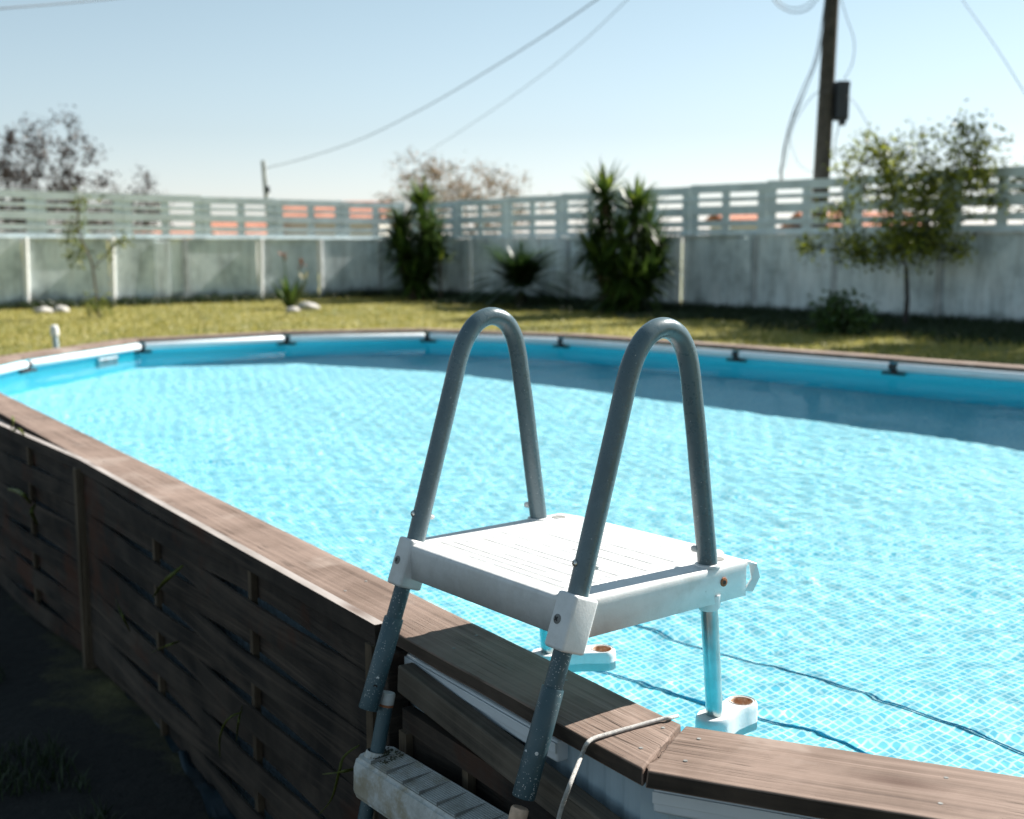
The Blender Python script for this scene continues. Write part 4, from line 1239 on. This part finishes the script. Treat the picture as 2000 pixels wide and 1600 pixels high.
def hang(pts, r=.014, name='loose_cable', dep=26.7, parent=up):
    P = [atd(x, y, dep) - (pb if parent else Vector()) for x, y in pts]
    mb = MB(); mb.tube(spline(P, 8), r * .75, 6); return mb.build(name, M['cable'], parent, smooth=True)
hang([(1622, -60), (1612, 30), (1598, 110), (1574, 175), (1548, 240), (1533, 290), (1524, 352)], .016)
hang([(1618, -60), (1606, 40), (1590, 120), (1565, 180), (1545, 232), (1529, 300), (1527, 354)], .016)
hang([(1620, -40), (1602, 90), (1580, 160), (1556, 215), (1538, 270), (1522, 340)], .014)
hang([(1604, 176), (1585, 190), (1560, 225), (1545, 262), (1531, 330)], .012)
hang([(1632, -40), (1652, 30), (1668, 80), (1664, 125), (1648, 155)], .012)
hang([(1604, 180), (1640, 180), (1668, 200), (1690, 235), (1705, 262)], .010)
hang([(1640, 240), (1632, 275), (1630, 310), (1640, 350), (1652, 400)], .014)
hang([(1560, 210), (1540, 250), (1560, 320), (1600, 340)], .007)
def cable(pts, deps, r, label):
    P = [atd(x, y, d) for (x, y), d in zip(pts, deps)]
    mb = MB(); mb.tube(spline(P, 8), r * .62, 6); o = mb.build('overhead_cable', M['cable'], smooth=True); tag(o, label, 'cable'); return o
cable([(1500, -30), (1512, 2), (1530, 18), (1552, 25), (1576, 20), (1592, 4), (1608, -20), (1618, -60)], [26.8] * 8, .02, 'thick slack loop of cable at the top edge beside the utility pole')
cable([(1506, -30), (1522, 4), (1550, 16), (1580, 6), (1600, -30)], [26.8] * 5, .016, 'thinner slack loop of cable nested inside the thick loop')
cable([(518, 329), (600, 308), (700, 274), (800, 226), (900, 170), (1040, 84), (1165, 0), (1330, -120)], [45, 41, 37, 33, 29, 24, 20, 15], .018, 'overhead cable running from the small leaning pole up to the top edge')
cable([(780, 330), (850, 288), (940, 230), (1040, 160), (1140, 80), (1230, -5), (1330, -100)], [48, 44, 39, 34, 29, 25, 21], .013, 'thin overhead cable, lower of the two long diagonal cables in the sky')
cable([(-2600, 190), (-1200, 105), (-150, 30), (0, 17), (90, 10), (180, 2), (270, -8), (400, -26), (900, -110)], [14.5, 14.5, 14.5, 15, 16, 17, 18, 20, 26], .014, 'dark cable crossing the top left corner')
cable([(1850, -60), (1880, 0), (1940, 85), (2000, 180), (2070, 300)], [22, 22, 22, 22, 22], .011, 'thin cable slanting down at the top right corner')
sb = atd(522, 470, 45); sb.z = 0
ps = empty('leaning_pole', sb, label='short thin leaning pole beyond the left fence with a cable at its top', cat='pole')
t1_ = atd(514, 314, 45) - sb; t0_ = atd(521, 390, 45) - sb; f0_ = t0_ + (t0_ - t1_) * (t0_.z / (t1_.z - t0_.z))
mb = MB(); mb.tube([f0_, t0_, t1_], [.10, .095, .08], 10); mb.build('pole', M['postgrey'], ps, smooth=True)
mb = MB(); q = t1_.lerp(t0_, .75); mb.box((q.x + .02, q.y - .12, q.z - .12), (q.x + .16, q.y - .05, q.z + .12)); mb.build('clamp', M['box'], ps)

# ------------------------------------------------------------------ things on the lawn
def stone(c, s_, label, seed):
    rs = random.Random(seed); bm = bmesh.new(); bmesh.ops.create_icosphere(bm, subdivisions=3, radius=1)
    for v_ in bm.verts:
        nz = mnoise.noise(v_.co * 1.3 + Vector((seed, 0, 0))); v_.co = v_.co * (1 + .35 * nz)
        v_.co.x *= s_[0]; v_.co.y *= s_[1]; v_.co.z = v_.co.z * s_[2] + s_[2] * .6
    me = bpy.data.meshes.new('stone'); bm.to_mesh(me); bm.free(); me.materials.append(M['stone']); me.polygons.foreach_set('use_smooth', [True] * len(me.polygons))
    o = bpy.data.objects.new('stone', me); C.objects.link(o); o.location = c; o.rotation_euler = (0, 0, rs.uniform(0, 3))
    tag(o, label, 'stone', 'pale stones at the wall foot')
stone(at(85, 612, 0), (.22, .16, .09), 'pale flat stone at the wall foot left of the sapling', 3)
stone(at(118, 611, 0), (.17, .15, .10), 'small pale stone close to the sapling base', 8)
stone(at(572, 610, 0), (.2, .16, .08), 'pale stone in front of the bird of paradise plant', 12)
stone(at(602, 606, 0), (.26, .18, .12), 'largest pale stone, right of the bird of paradise plant', 21)

p = atd(107, 655, 11.4); sp_ = empty('standpipe', (p.x, p.y, 0), label='short pale pipe with a rounded cap standing behind the pool rim', cat='pipe')
mb = MB(); mb.tube([(.03, 0, -.05), (.015, 0, .5), (.0, 0, .75)], .028, 16); mb.build('pipe', M['pale'], sp_, smooth=True)
mb = MB(); mb.tube([(.0, 0, .742), (.0, 0, .80), (-.004, 0, .83), (-.006, 0, .842)], [.040, .040, .034, .015], 16); mb.build('cap', M['whitepaint'], sp_, smooth=True)

# ------------------------------------------------------------------ grass (uncountable)
def inside_pool(x, y, m=.15):
    for i in range(n):
        if outn(i).dot(V2(x, y) - OUT[i]) > m: return False
    return True
def grass_patch(name, N_, gen, hh, ww, mat, label=None, seed=1):
    rs = np.random.RandomState(seed); pts = gen(rs, N_); k = len(pts)
    th = rs.uniform(0, 6.28, k); h = hh * rs.uniform(.45, 1.3, k); lean = rs.normal(size=(k, 2)) * .45 * h[:, None]
    w_ = ww * rs.uniform(.6, 1.3, k); dx = np.stack([np.cos(th), np.sin(th)], 1) * w_[:, None]
    z = np.zeros(k)
    a = np.concatenate([pts - dx, z[:, None]], 1); b = np.concatenate([pts + dx, z[:, None]], 1)
    m1 = np.concatenate([pts + dx * .7 + lean * .4, (h * .6)[:, None]], 1); m0 = np.concatenate([pts - dx * .7 + lean * .4, (h * .6)[:, None]], 1)
    t1 = np.concatenate([pts + dx * .08 + lean, h[:, None]], 1); t0 = np.concatenate([pts - dx * .08 + lean, h[:, None]], 1)
    V = np.stack([a, b, m1, m0, t1, t0], 1).reshape(-1, 3); i0 = np.arange(k) * 6
    F = np.concatenate([np.stack([i0, i0+1, i0+2, i0+3], 1), np.stack([i0+3, i0+2, i0+4, i0+5], 1)])
    o = mesh_np(name, V, F, mat); tag(o, label, 'grass', kind='stuff'); return o
WL = Vector((-DL.y, DL.x, 0)); WL = WL if WL.dot(-CORN) > 0 else -WL
WR = Vector((-DR.y, DR.x, 0)); WR = WR if WR.dot(-CORN) > 0 else -WR
def gen_lawn(rs, N_):
    y = rs.uniform(8.5, 40, N_ * 2); x = (rs.uniform(-.62, .5, N_ * 2)) * y
    dl = (x - CORN.x) * WL.x + (y - CORN.y) * WL.y; dr = (x - CORN.x) * WR.x + (y - CORN.y) * WR.y
    ok = (dl > .1) & (dr > .1)
    for_ = np.ones(len(x), bool)
    out = np.zeros(len(x), bool)
    for i in range(n):
        nn = outn(i); out |= (x * nn.x + y * nn.y - nn.dot(OUT[i])) > .22
    ok &= out
    return np.stack([x[ok], y[ok]], 1)[:N_]
grass_patch('grass', 90000, gen_lawn, .055, .010, M['grass'], 'short sunlit yellow-green grass between the pool and the walls', 4)
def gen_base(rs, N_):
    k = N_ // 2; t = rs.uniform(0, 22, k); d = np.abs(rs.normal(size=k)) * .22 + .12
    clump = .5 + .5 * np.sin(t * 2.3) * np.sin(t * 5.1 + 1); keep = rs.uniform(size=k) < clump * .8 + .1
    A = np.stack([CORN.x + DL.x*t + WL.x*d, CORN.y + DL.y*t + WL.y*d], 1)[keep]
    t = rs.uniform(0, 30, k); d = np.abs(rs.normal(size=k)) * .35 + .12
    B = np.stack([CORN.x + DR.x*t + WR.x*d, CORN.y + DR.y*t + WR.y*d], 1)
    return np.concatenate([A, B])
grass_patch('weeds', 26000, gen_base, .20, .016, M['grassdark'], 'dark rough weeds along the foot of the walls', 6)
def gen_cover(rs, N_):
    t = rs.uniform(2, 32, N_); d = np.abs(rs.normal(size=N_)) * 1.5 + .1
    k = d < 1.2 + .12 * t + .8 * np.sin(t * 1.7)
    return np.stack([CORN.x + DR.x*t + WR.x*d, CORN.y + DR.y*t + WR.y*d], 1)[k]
grass_patch('lawn_shade_blades', 60000, gen_cover, .11, .022, M['grassdark'], 'dark low blades in place of shade on the lawn by the right wall', 16)  # dark blades stand in for the shade on this part of the lawn
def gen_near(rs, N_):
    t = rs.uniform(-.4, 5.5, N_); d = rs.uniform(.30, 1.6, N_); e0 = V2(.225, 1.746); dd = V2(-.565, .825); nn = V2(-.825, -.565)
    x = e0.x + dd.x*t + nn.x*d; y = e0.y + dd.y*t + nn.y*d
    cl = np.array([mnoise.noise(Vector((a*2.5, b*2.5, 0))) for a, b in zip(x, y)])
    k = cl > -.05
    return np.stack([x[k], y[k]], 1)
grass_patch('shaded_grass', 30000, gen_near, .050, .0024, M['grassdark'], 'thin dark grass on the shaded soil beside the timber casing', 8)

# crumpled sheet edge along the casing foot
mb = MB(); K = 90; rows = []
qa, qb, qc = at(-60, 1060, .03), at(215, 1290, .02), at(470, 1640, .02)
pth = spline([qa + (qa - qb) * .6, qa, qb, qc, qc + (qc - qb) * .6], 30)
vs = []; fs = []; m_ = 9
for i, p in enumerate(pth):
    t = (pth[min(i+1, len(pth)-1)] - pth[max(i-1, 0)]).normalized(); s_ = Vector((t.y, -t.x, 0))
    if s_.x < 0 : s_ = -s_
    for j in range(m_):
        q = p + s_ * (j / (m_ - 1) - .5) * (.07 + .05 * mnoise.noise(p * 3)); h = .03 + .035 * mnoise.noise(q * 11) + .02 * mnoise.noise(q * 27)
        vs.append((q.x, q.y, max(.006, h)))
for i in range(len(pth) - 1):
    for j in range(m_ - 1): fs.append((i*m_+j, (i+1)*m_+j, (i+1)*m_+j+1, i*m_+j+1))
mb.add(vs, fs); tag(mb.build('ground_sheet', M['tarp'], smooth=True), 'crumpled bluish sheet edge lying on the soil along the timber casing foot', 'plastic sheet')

# grass blades growing out through the slats
PL = (Vector((E0.x, E0.y, 0)), Vector((E1.x, E1.y, 0))); PL0 = (Vector((S0.x, S0.y, 0)), Vector((E0.x, E0.y, 0)))
def weed(strands, label, plane, wdt=.006, mat='greenleaf'):
    sgn = 1
    P0 = atplane(*strands[0][0], *plane, .0)
    e = empty('grass_sprig', P0, label=label, cat='grass sprig', group='grass sprigs growing out through the slats')
    for st in strands:
        k = len(st); P = [atplane(x, y, *plane, .03 + .05 * math.sin(math.pi * i / max(1, k - 1))) - P0 for i, (x, y) in enumerate(st)]
        P = spline(P, 6); vs = []; fs = []
        for i, p in enumerate(P):
            t = (P[min(i+1, len(P)-1)] - P[max(i-1, 0)]).normalized(); s_ = t.cross(Vector((.5, -1, .2))).normalized(); ww = wdt * math.sin(math.pi * min(1, (i + 1.5) / (len(P) + 1.5))) ** .7
            vs += [p - s_ * ww, p + Vector((0, 0, -.0015)), p + s_ * ww]
        for i in range(len(P) - 1): fs += [(3*i, 3*i+1, 3*i+4, 3*i+3), (3*i+1, 3*i+2, 3*i+5, 3*i+4)]
        mb = MB(); mb.add(vs, fs); o = mb.build('blade', M[mat], e, smooth=True)
        sm = o.modifiers.new('thickness', 'SOLIDIFY'); sm.thickness = .0006
off_sign = 1 if atplane(300, 1150, *PL, .1).length < atplane(300, 1150, *PL, 0).length else -1
weed([[(300, 1166), (322, 1136), (358, 1104)]], 'broad green grass blade beside the pale blue gap in the slats', PL, .007, 'grassg' if False else 'sprig' if 'sprig' in M else 'greenleaf')
weed([[(226, 1170), (238, 1200), (254, 1234)], [(296, 1274), (325, 1262), (352, 1252)]], 'two short grass blades low near the pale post', PL, .004)
weed([[(474, 1378), (466, 1410), (462, 1448)], [(474, 1390), (445, 1405), (430, 1440), (430, 1480)]], 'pair of curved grass blades drooping from the middle slats', PL, .0032)
weed([[(702, 1455), (672, 1478), (662, 1510), (648, 1560), (622, 1592)], [(700, 1500), (665, 1508), (630, 1512)]], 'long pale arching grass blade left of the ladder step', PL, .0035)
weed([[(15, 955), (40, 962), (62, 985)], [(70, 985), (62, 1000), (74, 1025)]], 'dim green leaves on the leftmost slats', PL0, .008)
weed([[(22, 838), (26, 822), (24, 812)], [(24, 842), (36, 838), (48, 850)]], 'small yellow-green tuft on top of the leftmost panel', PL0, .006)
